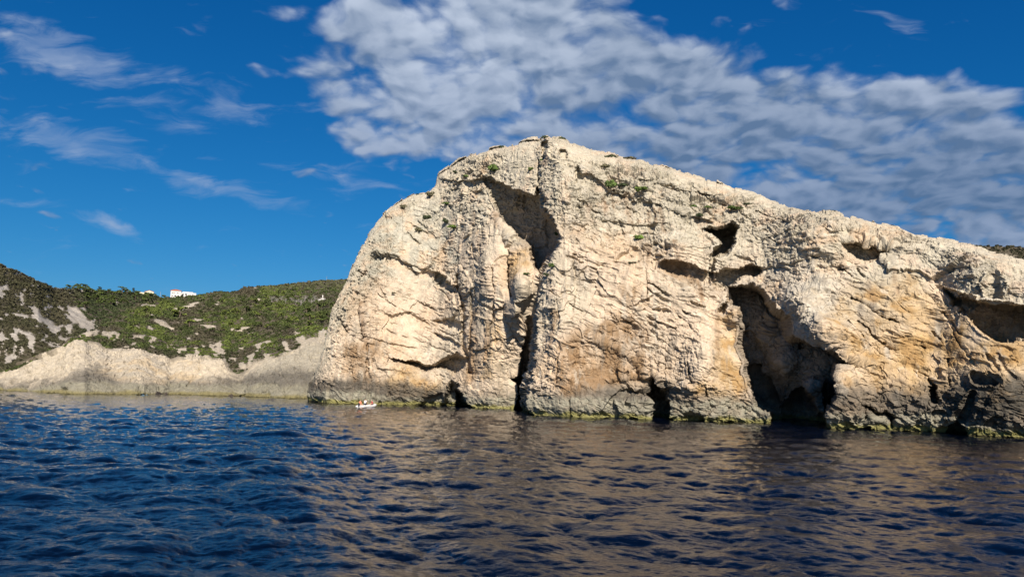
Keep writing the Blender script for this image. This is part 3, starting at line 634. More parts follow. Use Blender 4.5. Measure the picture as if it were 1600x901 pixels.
    Bk = top[:, None] + dirn[:, None] * back[None, :, None]
    Bk[..., 2] -= 0.30 * back[None] ** 1.08
    nb = fbm(Bk * .2, 4, 251); Bk[..., 2] += nb * np.minimum(back[None] * .12, 1.6) 
    Bk[..., 2] = np.where(Bk[..., 2] < -2, -2 + 0 * Bk[..., 2], Bk[..., 2])
    Cb = np.repeat(C[:, -1:, :], len(back), 1)
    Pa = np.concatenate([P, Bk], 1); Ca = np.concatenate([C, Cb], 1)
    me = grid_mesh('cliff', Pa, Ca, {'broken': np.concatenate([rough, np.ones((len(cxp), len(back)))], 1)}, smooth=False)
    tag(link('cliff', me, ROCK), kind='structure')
    def find(px, py):
        i = int(np.argmin(np.abs(cxp - px))); j = int(np.argmin(np.abs(Y[i] - py)))
        return P0[i, j]
    return find, N
on_cliff, _ = cliff()


# ------------------------------------------------------------------ hills beyond the cliff
def curve(pts): p = np.array(pts, float); return lambda x: np.interp(x, p[:, 0], p[:, 1])
def terrain(name, xs, layers, counts, back, jag=2.0, seed=300, rockline=None, mat=None, colour=None, amp=1.0):
    """a hillside as rows of (picture height, distance) along each bearing, then the ground falling away behind the crest"""
    xs = np.asarray(xs, float)
    Ys, Rs = [], []
    for k in range(len(layers) - 1):
        (ya, ra), (yb, rb) = layers[k], layers[k + 1]
        t = np.linspace(0, 1, counts[k], endpoint=(k == len(layers) - 2))[None]
        Ys.append(ya[:, None] * (1 - t) + yb[:, None] * t); Rs.append(ra[:, None] * (1 - t) + rb[:, None] * t)
    Y = np.concatenate(Ys, 1); Rr = np.concatenate(Rs, 1)
    ker = np.exp(-0.5 * (np.arange(-12, 13) / 5.0) ** 2); ker /= ker.sum()
    for i in range(len(xs)):
        Rr[i] = np.convolve(np.pad(Rr[i], 12, 'edge'), ker, 'valid')
    X = np.repeat(xs[:, None], Y.shape[1], 1)
    ycr = (jag * fbm(np.stack([xs / 30, 0 * xs, 0 * xs], -1), 4, seed))[:, None]
    Y = Y + ycr * sm(0.5, 1.0, np.linspace(0, 1, Y.shape[1]))[None]
    P = polar(X, Y, Rr)
    return X, Y, P
def finish(name, X, Y, P, C, mat, back, drop, smooth=False):
    top = P[:, -1]; d = top.copy(); d[:, 2] = 0; d /= np.linalg.norm(d, axis=1, keepdims=True)
    b = np.array(back, float); Bk = top[:, None] + d[:, None] * b[None, :, None]; Bk[..., 2] -= drop * b[None]; Bk[..., 2] = np.maximum(Bk[..., 2], -3)
    me = grid_mesh(name, np.concatenate([P, Bk], 1), np.concatenate([C, np.repeat(C[:, -1:], len(b), 1)], 1), smooth=smooth)
    return tag(link(name, me, mat), kind='structure')
def blotm(X, Y, pts, soft=6, wx=0, wy=0): return sm(soft, -soft * .6, seg_d(X + wx, Y + wy, pts, True))

GREENS = np.array([(0.030, 0.036, 0.014), (0.052, 0.070, 0.021), (0.092, 0.118, 0.026), (0.072, 0.064, 0.042), (0.030, 0.040, 0.020)])
def leaves_proto(n, g, size=0.42, low=-0.15):
    """n small leaf sprays spread through a dome of radius 1"""
    d = g.standard_normal((n, 3)); d /= np.linalg.norm(d, axis=1, keepdims=True); d[:, 2] = np.abs(d[:, 2]) * 0.95 + low * (g.random(n) < .3)
    rad = g.uniform(0.62, 1.0, n)[:, None]; c = d * rad * np.array([1, 1, .72])
    nrm = d + 0.7 * g.standard_normal((n, 3)); nrm /= np.linalg.norm(nrm, axis=1, keepdims=True)
    a = np.cross(nrm, g.standard_normal((n, 3))); a /= np.linalg.norm(a, axis=1, keepdims=True); b = np.cross(nrm, a)
    s = size * g.uniform(.6, 1.25, n)[:, None]
    V = np.stack([c - a * s - b * s * .5, c + a * s * .7 - b * s * .7, c + a * s + b * s * .6, c - a * s * .6 + b * s * .8], 1).reshape(-1, 3)
    return V, np.arange(n * 4).reshape(n, 4)
def scrub(name, spots, sizes, cols, label, nleaf=18, seed=5, squash=1.0):
    g = np.random.default_rng(seed); protos = [leaves_proto(nleaf, g) for _ in range(8)]
    Vs = []; Cs = []; Q = []; off = 0
    which = g.integers(0, 8, len(spots)); ang = g.uniform(0, 6.28, len(spots))
    for k in range(8):
        m = np.where(which == k)[0]; V, q = protos[k]
        c, s = np.cos(ang[m])[:, None], np.sin(ang[m])[:, None]
        st = g.uniform(.8, 1.35, (len(m), 1))
        x = V[None, :, 0] * st; y = V[None, :, 1] / st; z = V[None, :, 2] * g.uniform(.7, 1.2, (len(m), 1)) * squash
        W = np.stack([x * c - y * s, x * s + y * c, z + 0 * x], -1) * sizes[m][:, None, None] + spots[m][:, None]
        lc = cols[m][:, None] * np.repeat(g.uniform(.8, 1.22, (len(m), len(V) // 4)), 4, 1)[..., None]
        Vs.append(W.reshape(-1, 3)); Cs.append(lc.reshape(-1, 3))
        Q.append((q[None] + (np.arange(len(m)) * len(V))[:, None, None] + off).reshape(-1, 4)); off += len(m) * len(V)
    me = bpy.data.meshes.new(name); fill(me, np.concatenate(Vs), np.concatenate(Q), np.concatenate(Cs))
    return tag(link(name, me, LEAF), label, 'scrub', kind='stuff')

def rock_relief(P, k=1.0, seed=400):
    a = np.gradient(P, axis=0); b = np.gradient(P, axis=1); n = np.cross(a, b); n /= np.linalg.norm(n, axis=-1, keepdims=True) + 1e-9
    n = np.where(np.sum(n * P, -1, keepdims=True) > 0, -n, n)
    c, s = math.cos(R(18)), math.sin(R(18)); q = np.stack([P[..., 0] * c - P[..., 2] * s, P[..., 1] * .6, P[..., 0] * s + P[..., 2] * c], -1)
    q = q + 1.2 * np.stack([fbm(q * .3, 3, seed + 1), fbm(q * .3, 3, seed + 2), fbm(q * .3, 3, seed + 3)], -1)
    b1, j1 = blocks(q * np.array([.14, .14, .32]), seed + 4, 1.0); b2, j2 = blocks(q * np.array([.4, .35, .8]), seed + 5, 1.0)
    d = .7 * b1 + .45 * b2 - .3 * j1 - .2 * j2 + .9 * fbm(P * .09, 3, seed + 6) + .45 * ridged(q * np.array([.7, .5, .35]), 4, seed + 7) + .18 * ridged(P * 1.6, 3, seed + 8)
    return n, d * k

# --- the hillside with the pale shore below it
def hillside():
    xs = np.concatenate([np.arange(-420, -30, 5), np.arange(-30, 600, 0.95), np.arange(600, 760, 4)])
    yw = curve([(-420, 600), (0, 610), (80, 614), (130, 616), (250, 616.5), (300, 617), (400, 620), (440, 622), (480, 623), (760, 630)])(xs)
    rt = curve([(-420, 560), (0, 583), (30, 570), (60, 561), (100, 546), (110, 536), (122, 533), (150, 535), (175, 545), (200, 549), (250, 553), (290, 556), (330, 561), (362, 572), (385, 573), (400, 567), (430, 555), (460, 545), (500, 528), (520, 523), (600, 505), (760, 480)])(xs)
    tp = curve([(-420, 545), (0, 581), (30, 568), (60, 559), (100, 543), (110, 533.5), (122, 530), (144, 518), (187, 494), (205, 482), (225, 473), (240, 468.5), (262, 465.5), (300, 463), (320, 461), (340, 458), (380, 451), (420, 447), (460, 443), (500, 439.5), (541, 436.5), (600, 431), (760, 440)])(xs)
    rw = shore_r(xs, yw)
    rtp = curve([(-420, 330), (0, 262), (60, 258), (110, 262), (144, 290), (187, 400), (225, 620), (262, 820), (320, 840), (420, 780), (541, 700), (760, 620)])(xs)
    rr = np.minimum(rw + curve([(-420, 30), (0, 22), (120, 34), (200, 36), (380, 20), (450, 30), (520, 42), (760, 60)])(xs), rtp - 4)
    mid = rt * .5 + tp * .5; rmid = rr * .66 + rtp * .34
    q3 = rt * .2 + tp * .8; r3 = rr * .36 + rtp * .64
    L = [(yw + 6, rw - 1.5), (yw - 1, rw + .2), (yw - 12, rw + 2.5), (rt, rr), (mid, rmid), (q3, r3), (tp, rtp)]
    X, Y, P = terrain('h', xs, L, [4, 12, 90, 60, 44, 26], None, jag=1.6, seed=301)
    w = np.stack([X / 22, Y / 22, 0 * X], -1); wx = 6 * fbm(w, 4, 311); wy = 4 * fbm(w, 4, 312)
    n1 = fbm(P * .05, 4, 321); n2 = fbm(P * .3, 4, 322); n3 = fbm(P * 1.0, 3, 323); ns = fbm(np.stack([X / 14, Y / 9, 0 * X], -1), 4, 324)
    rocky = sm(-7, 7, (Y + wy * 1.6) - rt[:, None])
    crag = np.zeros_like(rocky)
    for pts, s_ in (([(240, 500), (250, 501), (278, 514), (270, 518), (255, 511), (242, 506)], 1.2), ([(311, 506), (330, 507), (341, 514), (325, 515), (312, 511)], 1.5), ([(270, 481), (285, 479), (300, 474), (312, 470), (308, 478), (290, 483), (275, 486)], 1.8), ([(370, 507), (390, 509), (388, 512), (372, 511)], 1.5),
                    ([(408, 536), (418, 532), (428, 534), (420, 538)], 1.5), ([(331, 478), (340, 472), (345, 473), (338, 479)], 1.5), ([(303, 500), (318, 501), (316, 503), (304, 502)], 1.5), ([(398, 550), (417, 541), (419, 544), (402, 554)], 1.5), ([(165, 526), (176, 520), (178, 524), (168, 530)], 1.5),
                    ([(465, 534), (490, 528), (520, 524), (500, 532), (470, 538)], 2), ([(205, 528), (225, 526), (224, 530), (206, 532)], 1.5), ([(275, 543), (290, 540), (292, 546), (278, 549)], 2), ([(337, 537), (347, 535), (346, 543), (339, 542)], 1.5), ([(372, 541), (384, 539), (382, 545), (374, 546)], 1.5)):
        crag = np.maximum(crag, blotm(X, Y, pts, s_, .35 * wx, .35 * wy))
    near = np.clip(1 - (rt[:, None] - Y) / 40.0, 0, 1)
    crag = np.maximum(crag, sm(.38, .56, ns + .5 * near - .24 - .5 * sm(520, 490, Y) * sm(400, 440, X)) * sm(560, 520, Y * 0 + 520))
    bare = np.maximum(rocky, crag)
    n, d = rock_relief(P, 0.75, 400)
    shape = np.exp(-((X - 215) / 26) ** 2) * 2.2 - np.exp(-((X - 372) / 16) ** 2) * 2.5 + np.exp(-((X - 118) / 18) ** 2) * 1.2 + np.exp(-((X - 320) / 30) ** 2) * 1.0 - np.exp(-((X - 268) / 7) ** 2) * 1.0
    P = P + n * ((d + shape) * (0.35 + .65 * rocky) + 1.2 * (1 - rocky) * n1)[..., None]
    Z = P[..., 2]
    C = np.zeros(P.shape) + np.array([0.44, 0.388, 0.300])
    def mixc(c, wgt):
        nonlocal C; C = C * (1 - wgt[..., None]) + np.array(c) * wgt[..., None]
    mixc((0.38, 0.345, 0.28), sm(-.2, .5, n1) * .8); mixc((0.42, 0.31, 0.17), blotm(X, Y, [(125, 560), (190, 575), (300, 560), (320, 600), (200, 600), (130, 590)], 12, wx, wy) * sm(-.2, .6, n2) * .45)
    mixc((0.27, 0.255, 0.21), blotm(X, Y, [(380, 590), (430, 562), (500, 535), (560, 520), (560, 600), (480, 615), (380, 608)], 10, wx, wy) * .75)
    mixc((0.16, 0.145, 0.12), sm(0.35, .8, n3) * .4)
    soil = 1 - bare; mixc((0.078, 0.066, 0.045), soil * .95)
    dk = curve([(0, 2.7), (50, 3.0), (110, 4.8), (150, 7.4), (185, 4.6), (215, 3.8), (260, 4.2), (330, 4.6), (400, 6.5), (440, 7.8), (485, 7.5), (560, 7)])(X); pl = curve([(0, .9), (50, 1.2), (120, 3.0), (200, 2.9), (300, 2.7), (400, 3.2), (480, 3.0)])(X)
    mixc((0.115, 0.107, 0.090), sm(dk + .9, dk - 2.4, Z + 1.0 * n2 + .6 * n3) * rocky * .92)
    mixc((0.22, 0.21, 0.16), sm(pl + .5, pl - .8, Z + .8 * n2 + .3 * n3) * .9); mixc((0.17, 0.15, 0.065), sm(1.1, .3, Z + .5 * n2) * .85)
    mixc((0.045, 0.04, 0.02), sm(.22, .06, Z))
    finish('hillside', X, Y, P, C, ROCKF, [3, 8, 16, 30, 60, 120, 240], .12)
    return X, Y, P, bare, (xs, yw, rt, tp)
HX, HY, HP, HB, HC = hillside()

# --- the darker hill on the left, behind
def back_hill():
    xs = np.concatenate([np.arange(-420, -30, 6), np.arange(-30, 430, 1.1)])
    tp = curve([(-420, 300), (-200, 345), (-60, 395), (0, 413), (30, 425), (60, 439), (85, 450), (105, 451), (130, 451), (150, 455), (180, 455.5), (200, 456), (213, 459), (240, 462), (262, 466), (330, 476), (430, 500)])(xs)
    rtp = curve([(-420, 420), (-60, 440), (60, 520), (110, 640), (180, 760), (262, 820), (430, 900)])(xs)
    base = curve([(-420, 600), (0, 600), (187, 560), (300, 520), (430, 520)])(xs); rb = curve([(-420, 350), (0, 275), (110, 275), (144, 305), (187, 410), (260, 600), (430, 700)])(xs)
    L = [(base, rb), (base * .5 + tp * .5, rb * .55 + rtp * .45), (tp, rtp)]
    X, Y, P = terrain('b', xs, L, [80, 90], None, jag=1.2, seed=331)
    w = np.stack([X / 18, Y / 18, 0 * X], -1); wx = 8 * fbm(w, 4, 341); wy = 8 * fbm(w, 4, 342)
    n1 = fbm(P * .03, 4, 343); n2 = fbm(P * .2, 4, 344); ns = fbm(np.stack([X / 12, Y / 10, 0 * X], -1), 5, 345, gain=.6)
    sc = np.zeros(X.shape)
    for pts in ([(46, 476), (56, 478), (70, 492), (86, 506), (94, 516), (86, 518), (70, 505), (56, 494)], [(106, 477), (118, 482), (128, 492), (150, 508), (150, 518), (132, 512), (116, 498), (108, 488)], [(-10, 446), (8, 444), (12, 452), (-8, 456)], [(15, 486), (40, 488), (52, 496), (40, 497), (20, 492)],
                [(40, 520), (58, 530), (54, 552), (42, 545)], [(88, 525), (116, 526), (112, 534), (92, 533)], [(98, 486), (108, 492), (122, 505), (116, 507), (102, 496)], [(120, 476), (134, 484), (132, 490), (120, 484)]):
        sc = np.maximum(sc, blotm(X, Y, pts, 3, .6 * wx, .6 * wy))
    bare = np.maximum(sc, sm(.34, .48, ns + .14 * sm(440, 560, Y) * sm(170, 110, X) - .22 * sm(90, 200, X)))
    P[..., 2] += 3.0 * fbm(P * .02, 3, 346) * sm(0, .3, 1 - np.abs(2 * (np.arange(P.shape[1]) / P.shape[1]) - 1))[None] + .5 * n2
    C = np.zeros(P.shape) + np.array([.085, .074, .050]); c2 = np.array([.39, .36, .31]) * (1 + .2 * n2[..., None])
    C = C * (1 - bare[..., None]) + c2 * bare[..., None]
    finish('hill', X, Y, P, C, ROCKF, [5, 15, 40, 100, 220], .15)
    return X, Y, P, bare
BX, BY, BP, BB = back_hill()

# --- the low hill showing over the right end of the cliff
def far_hill():
    xs = np.arange(1380, 2000, 2.0)
    tp = curve([(1380, 402), (1470, 391), (1530, 385.5), (1560, 384.5), (1600, 387), (1700, 390), (2000, 400)])(xs); L = [(0 * xs + 520, 0 * xs + 190), (tp, 0 * xs + 330)]
    X, Y, P = terrain('f', xs, L, [70], None, jag=1.0, seed=351)
    n2 = fbm(P * .12, 4, 352); bare = sm(.25, .5, fbm(np.stack([X / 16, Y / 7, 0 * X], -1), 4, 353))
    C = np.zeros(P.shape) + np.array([.10, .085, .06]); C = C * (1 - bare[..., None]) + np.array([.40, .36, .28]) * bare[..., None]
    finish('far_hill', X, Y, P, C, ROCKF, [5, 20, 60, 120], .12)
    return X, Y, P, bare
FX, FY, FP, FB = far_hill()

def spots_on(X, Y, P, bare, n, px, lim, g, maxb=.45, ymin=None, colour=None):
    ok = (X > lim[0]) & (X < lim[1]) & (bare < maxb)
    if ymin is not None: ok &= ymin
    ii, jj = np.where(ok)
    # even cover in the picture: weight by the cell's height in pixels
    w = np.abs(np.gradient(Y, axis=1) * np.gradient(X, axis=0))[ii, jj] + 1e-4; w /= w.sum()
    k = g.choice(len(ii), n, p=w); i, j = ii[k], jj[k]
    p = P[i, j]; r = np.hypot(p[:, 0], p[:, 1])
    s = np.minimum(g.uniform(px[0], px[1], n) / F * r, 3.2) 
    return p, s, X[i, j], Y[i, j]
g = np.random.default_rng(77)
def plant_hills():
    p, s, x, y = spots_on(HX, HY, HP, HB, 14500, (1.3, 3.1), (-300, 590), g)
    n = fbm(np.stack([x / 30, y / 12, 0 * x], -1), 3, 361); n2 = fbm(np.stack([x / 6, y / 4, 0 * x], -1), 2, 362)
    up = sm(560, 480, y)
    c = GREENS[0] + np.clip(sm(-.4, .2, n + .25 * n2 + .35 * up), 0, 1)[:, None] * (GREENS[1] - GREENS[0])
    c = c + (sm(.05, .45, n + .5 * n2) * .8)[:, None] * (GREENS[2] - c)
    c = c + (sm(.1, .55, -n + .6 * n2) * .8)[:, None] * (GREENS[3] - c)
    c = c + (sm(455, 445, y - .0 * x) * sm(380, 430, x) * .7)[:, None] * (np.array([.085, .08, .05]) - c)
    scrub('scrub', p, s, c, 'low green and olive scrub covering the hillside above the pale shore', 22, 5)
    p, s, x, y = spots_on(BX, BY, BP, BB, 22000, (1.2, 2.9), (-300, 330), g)
    n = fbm(np.stack([x / 20, y / 12, 0 * x], -1), 3, 371); right = sm(95, 150, x)
    c = np.array([.050, .050, .026]) + sm(-.3, .4, n)[:, None] * (np.array([.066, .062, .036]) - np.array([.050, .050, .026]))
    c = c + (right * .8)[:, None] * (np.array([.036, .052, .020]) - c)
    scrub('scrub', p, s, c, 'dark brownish scrub on the hill at the far left', 22, 6)
    p, s, x, y = spots_on(FX, FY, FP, FB, 2200, (1.4, 3.0), (1400, 1900), g, .5, FY < 440)
    scrub('scrub', p, s, np.zeros((len(p), 3)) + np.array([.050, .050, .028]), 'dark scrub on the low hill behind the right end of the cliff', 20, 8)
plant_hills()


# ------------------------------------------------------------------ trees
def tube_mesh(V, Q, pts, rads, seg=6):
    base = len(V)
    for k, (p, r) in enumerate(zip(pts, rads)):
        a = pts[min(k + 1, len(pts) - 1)]; b = pts[max(k - 1, 0)]; d = Vector(a) - Vector(b); d.normalize()
        u = d.orthogonal().normalized(); w = d.cross(u)
        for m in range(seg):
            t = 6.2832 * m / seg; V.append(tuple(Vector(p) + u * (r * math.cos(t)) + w * (r * math.sin(t))))
    for k in range(len(pts) - 1):
        for m in range(seg):
            a = base + k * seg + m; b = base + k * seg + (m + 1) % seg; Q.append((a, b, b + seg, a + seg))
def tree_proto(kind, seed):
    g = np.random.default_rng(seed); V, Q = [], []
    h = 1.0
    lean = g.uniform(-.06, .06, 2)
    trunk = [(0, 0, -.06), (lean[0] * .5, lean[1] * .5, .25), (lean[0], lean[1], .55), (lean[0] * 1.5, lean[1] * 1.3, .85)]
    tube_mesh(V, Q, trunk, [.045, .036, .026, .008])
    ends = []
    nb = 9 if kind != 'bare' else 13
    for k in range(nb):
        z = g.uniform(.22, .8); a = g.uniform(0, 6.28); L = (.42 if kind == 'pine' else .26 if kind == 'cone' else .40) * g.uniform(.7, 1.15) * (1.15 - .55 * z)
        if kind == 'cone': L *= (1.2 - z)
        t = z / .85; b = (lean[0] * 1.4 * t, lean[1] * 1.3 * t, z); e = (b[0] + L * math.cos(a), b[1] + L * math.sin(a), z + L * g.uniform(.2, .6))
        m = tuple((b[i] + e[i]) / 2 + (0, 0, .03)[i] for i in range(3)); tube_mesh(V, Q, [b, m, e], [.018, .012, .004], 5); ends.append(e)
        if kind == 'bare':
            for _ in range(4):
                f = tuple(e[i] + g.uniform(-.13, .13) + (0, 0, .06)[i] for i in range(3)); tube_mesh(V, Q, [m, tuple((m[i] + f[i]) / 2 for i in range(3)), f], [.009, .006, .002], 4)
    tm = bpy.data.meshes.new('trunk'); fill(tm, np.array(V), np.array(Q)); tm.materials.append(GREYWOOD if kind == 'bare' else BARK)
    if kind == 'bare': return tm, None
    Vs, Cs = [], []
    ends = ends + [(lean[0] * 1.5, lean[1] * 1.3, .88)] * 2
    base = np.array({'pine': (.060, .082, .022), 'bright': (.115, .145, .030), 'cone': (.026, .040, .022)}[kind if kind != 'pine' else 'pine'])
    for e in ends:
        rad = g.uniform(.15, .24) * (.7 if kind == 'cone' else 1); v, _ = leaves_proto(34, g, .30, -.3)
        Vs.append(v * rad + np.array(e)); Cs.append(np.repeat(base[None] * g.uniform(.7, 1.35) * g.uniform(.75, 1.25, (34, 1)), 4, 0))
    Vv = np.concatenate(Vs); cm = bpy.data.meshes.new('crown'); fill(cm, Vv, np.arange(len(Vv)).reshape(-1, 4), np.concatenate(Cs)); cm.materials.append(LEAF)
    return tm, cm
def bright(proto):
    cm = proto[1].copy(); a = cm.color_attributes['Col']; n = len(cm.vertices); b = np.zeros(n * 4, np.float32); a.data.foreach_get('color', b)
    b = b.reshape(-1, 4); b[:, :3] *= np.array([1.6, 1.5, 1.2]); a.data.foreach_set('color', b.ravel()); return proto[0], cm
PINES = [tree_proto('pine', 40 + k) for k in range(5)]; BRIGHT = [bright(p) for p in PINES]
CONE = tree_proto('cone', 60); BARES = [tree_proto('bare', 70 + k) for k in range(3)]
def tree_at(X, Y, P, px, py, hpx, proto, name, label, cat, group=None, wide=1.0):
    i = int(np.argmin(np.abs(X[:, 0] - px))); j = int(np.argmin(np.abs(Y[i] - py))); p = P[i, j]; r = math.hypot(p[0], p[1]); h = hpx / F * r
    o = bpy.data.objects.new(name, None); col.objects.link(o); o.location = Vector(p) - Vector((0, 0, .05 * h)); o.scale = (h * wide, h * wide, h); o.rotation_euler = (0, 0, random.uniform(0, 6.28))
    tag(o, label, cat, group)
    for nm, me in (('trunk', proto[0]), ('crown', proto[1])):
        if me:
            c = bpy.data.objects.new(nm, me); col.objects.link(c); c.parent = o
    return o
rt_ = random.Random(5)
for x in [108, 116, 123, 131, 138, 146, 153, 160, 168, 176, 183, 191, 199]:
    y = float(np.interp(x, [105, 130, 150, 200], [453, 453, 457, 458])) + rt_.uniform(0, 3)
    tree_at(BX, BY, BP, x, y, rt_.uniform(6, 10), PINES[rt_.randrange(5)], 'pine_tree', 'dark round pine in the row along the skyline left of the small cream house', 'tree', 'skyline pines left of the houses', 1.2)
tree_at(BX, BY, BP, 209, 461, 11, CONE, 'pine_tree', 'tall dark pointed tree on the skyline just left of the small cream house', 'tree', None, .9)
tree_at(BX, BY, BP, 155, 458, 11, CONE, 'pine_tree', 'dark pointed tree standing out of the skyline row of round pines', 'tree', None, 1.2)
tree_at(BX, BY, BP, 240, 464, 5, PINES[1], 'bush', 'small dark bush on the skyline beside the small cream house', 'bush', None, 1.5)
tree_at(BX, BY, BP, 257, 466.5, 5.5, PINES[2], 'bush', 'dark bush on the skyline against the left wall of the red roofed house', 'bush', None, 1.4)
for k in range(34):
    x = rt_.uniform(120, 235); y = rt_.uniform(462, 486 - .08 * (x - 120))
    tree_at(BX, BY, BP, x, y, rt_.uniform(6, 10), PINES[rt_.randrange(5)], 'pine_tree', 'dark green pine in the wood on the slope below the skyline row', 'tree', 'pines in the wood between the two hills', 1.25)
tree_at(HX, HY, HP, 281, 497, 16, BRIGHT[0], 'pine_tree', 'broad bright green pine below the pale rock patch under the red roofed house', 'tree', None, 1.5)
tree_at(HX, HY, HP, 296, 512, 13, BRIGHT[2], 'pine_tree', 'bright green pine just left of the oval pale rock on the hillside', 'tree', None, 1.3)
tree_at(HX, HY, HP, 228, 492, 10, BRIGHT[3], 'pine_tree', 'bright green pine above the long pale slab on the hillside', 'tree', None, 1.5)
tree_at(HX, HY, HP, 457, 505, 11, BRIGHT[1], 'pine_tree', 'bright green round pine low on the right of the hillside', 'tree', None, 1.3)
tree_at(HX, HY, HP, 306, 541, 9, BRIGHT[4], 'bush', 'yellow green bush at the top edge of the pale shore rock', 'bush', None, 1.6)
for k in range(30):
    x = rt_.uniform(330, 470); y = rt_.uniform(462 + .1 * (470 - x), 520)
    tree_at(HX, HY, HP, x, y, rt_.uniform(6, 9.5), (BRIGHT if rt_.random() < .45 else PINES)[rt_.randrange(5)], 'pine_tree', 'low spreading pine in the scrub at the middle of the green hillside', 'tree', 'pines scattered over the green hillside', 1.5)
for k in range(20):
    x = rt_.uniform(470, 532); y = rt_.uniform(476, 512)
    tree_at(HX, HY, HP, x, y, rt_.uniform(7, 11), (PINES if rt_.random() < .7 else BRIGHT)[rt_.randrange(5)], 'pine_tree', 'dense green pine below the white hut, close to the cliff edge', 'tree', 'pines below the white hut', 1.4)
for x, y in ((425, 472), (433, 474), (440, 471), (447, 475), (455, 472), (462, 475), (470, 476), (476, 471), (486, 475), (491, 470)):
    tree_at(HX, HY, HP, x, y, rt_.uniform(8, 12), BARES[rt_.randrange(3)], 'bare_tree', 'grey leafless tree in the stand left of the white hut', 'tree', 'leafless grey trees on the hillside', 1.3)

# ------------------------------------------------------------------ houses on the ridge
def mesh_obj(name, V, Fc, mat, parent=None):
    me = bpy.data.meshes.new(name); me.from_pydata([tuple(v) for v in V], [], Fc); me.update()
    return link(name, me, mat, parent)
def box(name, x0, x1, y0, y1, z0, z1, mat, parent=None, bev=0.0):
    V = [(x, y, z) for x in (x0, x1) for y in (y0, y1) for z in (z0, z1)]
    o = mesh_obj(name, V, [(0, 1, 3, 2), (4, 6, 7, 5), (0, 4, 5, 1), (2, 3, 7, 6), (0, 2, 6, 4), (1, 5, 7, 3)], mat, parent)
    if bev: b = o.modifiers.new('b', 'BEVEL'); b.width = bev; b.segments = 2
    return o
PLASTER = paint('white_plaster', (.56, .54, .52), .85, .06, .6, .2); CREAM = paint('cream_plaster', (.62, .56, .43), .85, .06, .6, .2)
TILE = paint('red_tiles', (.38, .13, .07), .8, .25, 1.5, .2); GLASS = paint('window_glass', (.03, .04, .05), .15, .2, 1, .5); GREYP = paint('grey_paint', (.30, .31, .32), .6, .1, 2, .3); FRAME = paint('window_frame', (.62, .60, .56), .6, .05, 2, .3)
def empty(name, p, rz, label, cat, group=None):
    o = bpy.data.objects.new(name, None); col.objects.link(o); o.location = p; o.rotation_euler = (0, 0, rz); return tag(o, label, cat, group)
def facing(px, py, r):
    p = polar(np.array(float(px)), np.array(float(py)), r); return Vector(p), -math.atan2(p[0], p[1])
def window(root, x, z, w, h, yf, kind='window'):
    wdw = mesh_frame(kind, x, z, w, h, yf, root); pane = box('pane', x - w / 2 + .08, x + w / 2 - .08, yf - .05, yf - .01, z + .08, z + h - .08, GLASS, wdw)
def mesh_frame(name, x, z, w, h, yf, root):
    V = []; Fc = []
    for (a, b, c, d) in ((x - w / 2, x + w / 2, z, z + .08), (x - w / 2, x + w / 2, z + h - .08, z + h), (x - w / 2, x - w / 2 + .08, z + .08, z + h - .08), (x + w / 2 - .08, x + w / 2, z + .08, z + h - .08)):
        k = len(V); V += [(p, q, s) for p in (a, b) for q in (yf - .08, yf - .004) for s in (c, d)]
        Fc += [tuple(k + i for i in f) for f in ((0, 1, 3, 2), (4, 6, 7, 5), (0, 4, 5, 1), (2, 3, 7, 6), (0, 2, 6, 4), (1, 5, 7, 3))]
    return mesh_obj(name, V, Fc, FRAME, root)
def hip_roof(root, x0, x1, y0, y1, z, h, mat, o=.5, name='roof'):
    x0 -= o; x1 += o; y0 -= o; y1 += o; d = min((x1 - x0), (y1 - y0)) / 2; mx0, mx1, my = x0 + d * .9, x1 - d * .9, (y0 + y1) / 2
    V = [(x0, y0, z), (x1, y0, z), (x1, y1, z), (x0, y1, z), (mx0, my, z + h), (mx1, my, z + h), (x0, y0, z - .2), (x1, y0, z - .2), (x1, y1, z - .2), (x0, y1, z - .2)]
    return mesh_obj(name, V, [(0, 1, 5, 4), (1, 2, 5), (2, 3, 4, 5), (3, 0, 4), (0, 6, 7, 1), (1, 7, 8, 2), (2, 8, 9, 3), (3, 9, 6, 0), (6, 9, 8, 7)], mat, root)
RH = 815; k_ = RH / F
p, rz = facing(266, 464.6, RH); ha = empty('house', p, rz, 'large white two storey house with a low red hip roof on the skyline', 'house')
W1 = 13.6 * k_; W2 = 33.6 * k_; H1 = 10.6 * k_; H2 = 8.6 * k_
box('wall', 0, W1, 0, 9, -4, H1, PLASTER, ha); hip_roof(ha, 0, W1, 0, 9, H1 + .003, 1.6, TILE)
wg = box('wing', W1 + .003, W2, 1.2, 9, -4, H2, PLASTER, ha); wg['label'] = 'flat roofed white wing'
box('parapet', W1 + 1.5, W2 - 3, 1.6, 8.5, H2 + .003, H2 + .8, PLASTER, ha)
for x, z, w, h in ((1.8, 4.4, .9, 1.2), (3.1, 4.4, .9, 1.2), (6.6, 4.4, 1.0, 1.3), (1.6, 1.0, 1.1, 1.5), (4.4, .8, 1.6, 2.0), (7.2, .8, 1.6, 2.0)): window(ha, x, z, w, h, 0)
for x, z, w, h in ((11.4, 3.4, 1.5, 1.5), (14.2, 3.4, 2.0, 1.6), (20.6, 2.6, 1.0, 2.0), (11.0, .2, 2.0, 2.1), (14.6, .2, 2.2, 2.1), (18.2, .2, 1.8, 1.8)): window(ha, x, z, w, h, 1.2)
p, rz = facing(226, 459.6, RH); hb = empty('house', p, rz, 'small cream gabled house on the skyline left of the red roofed one', 'house')
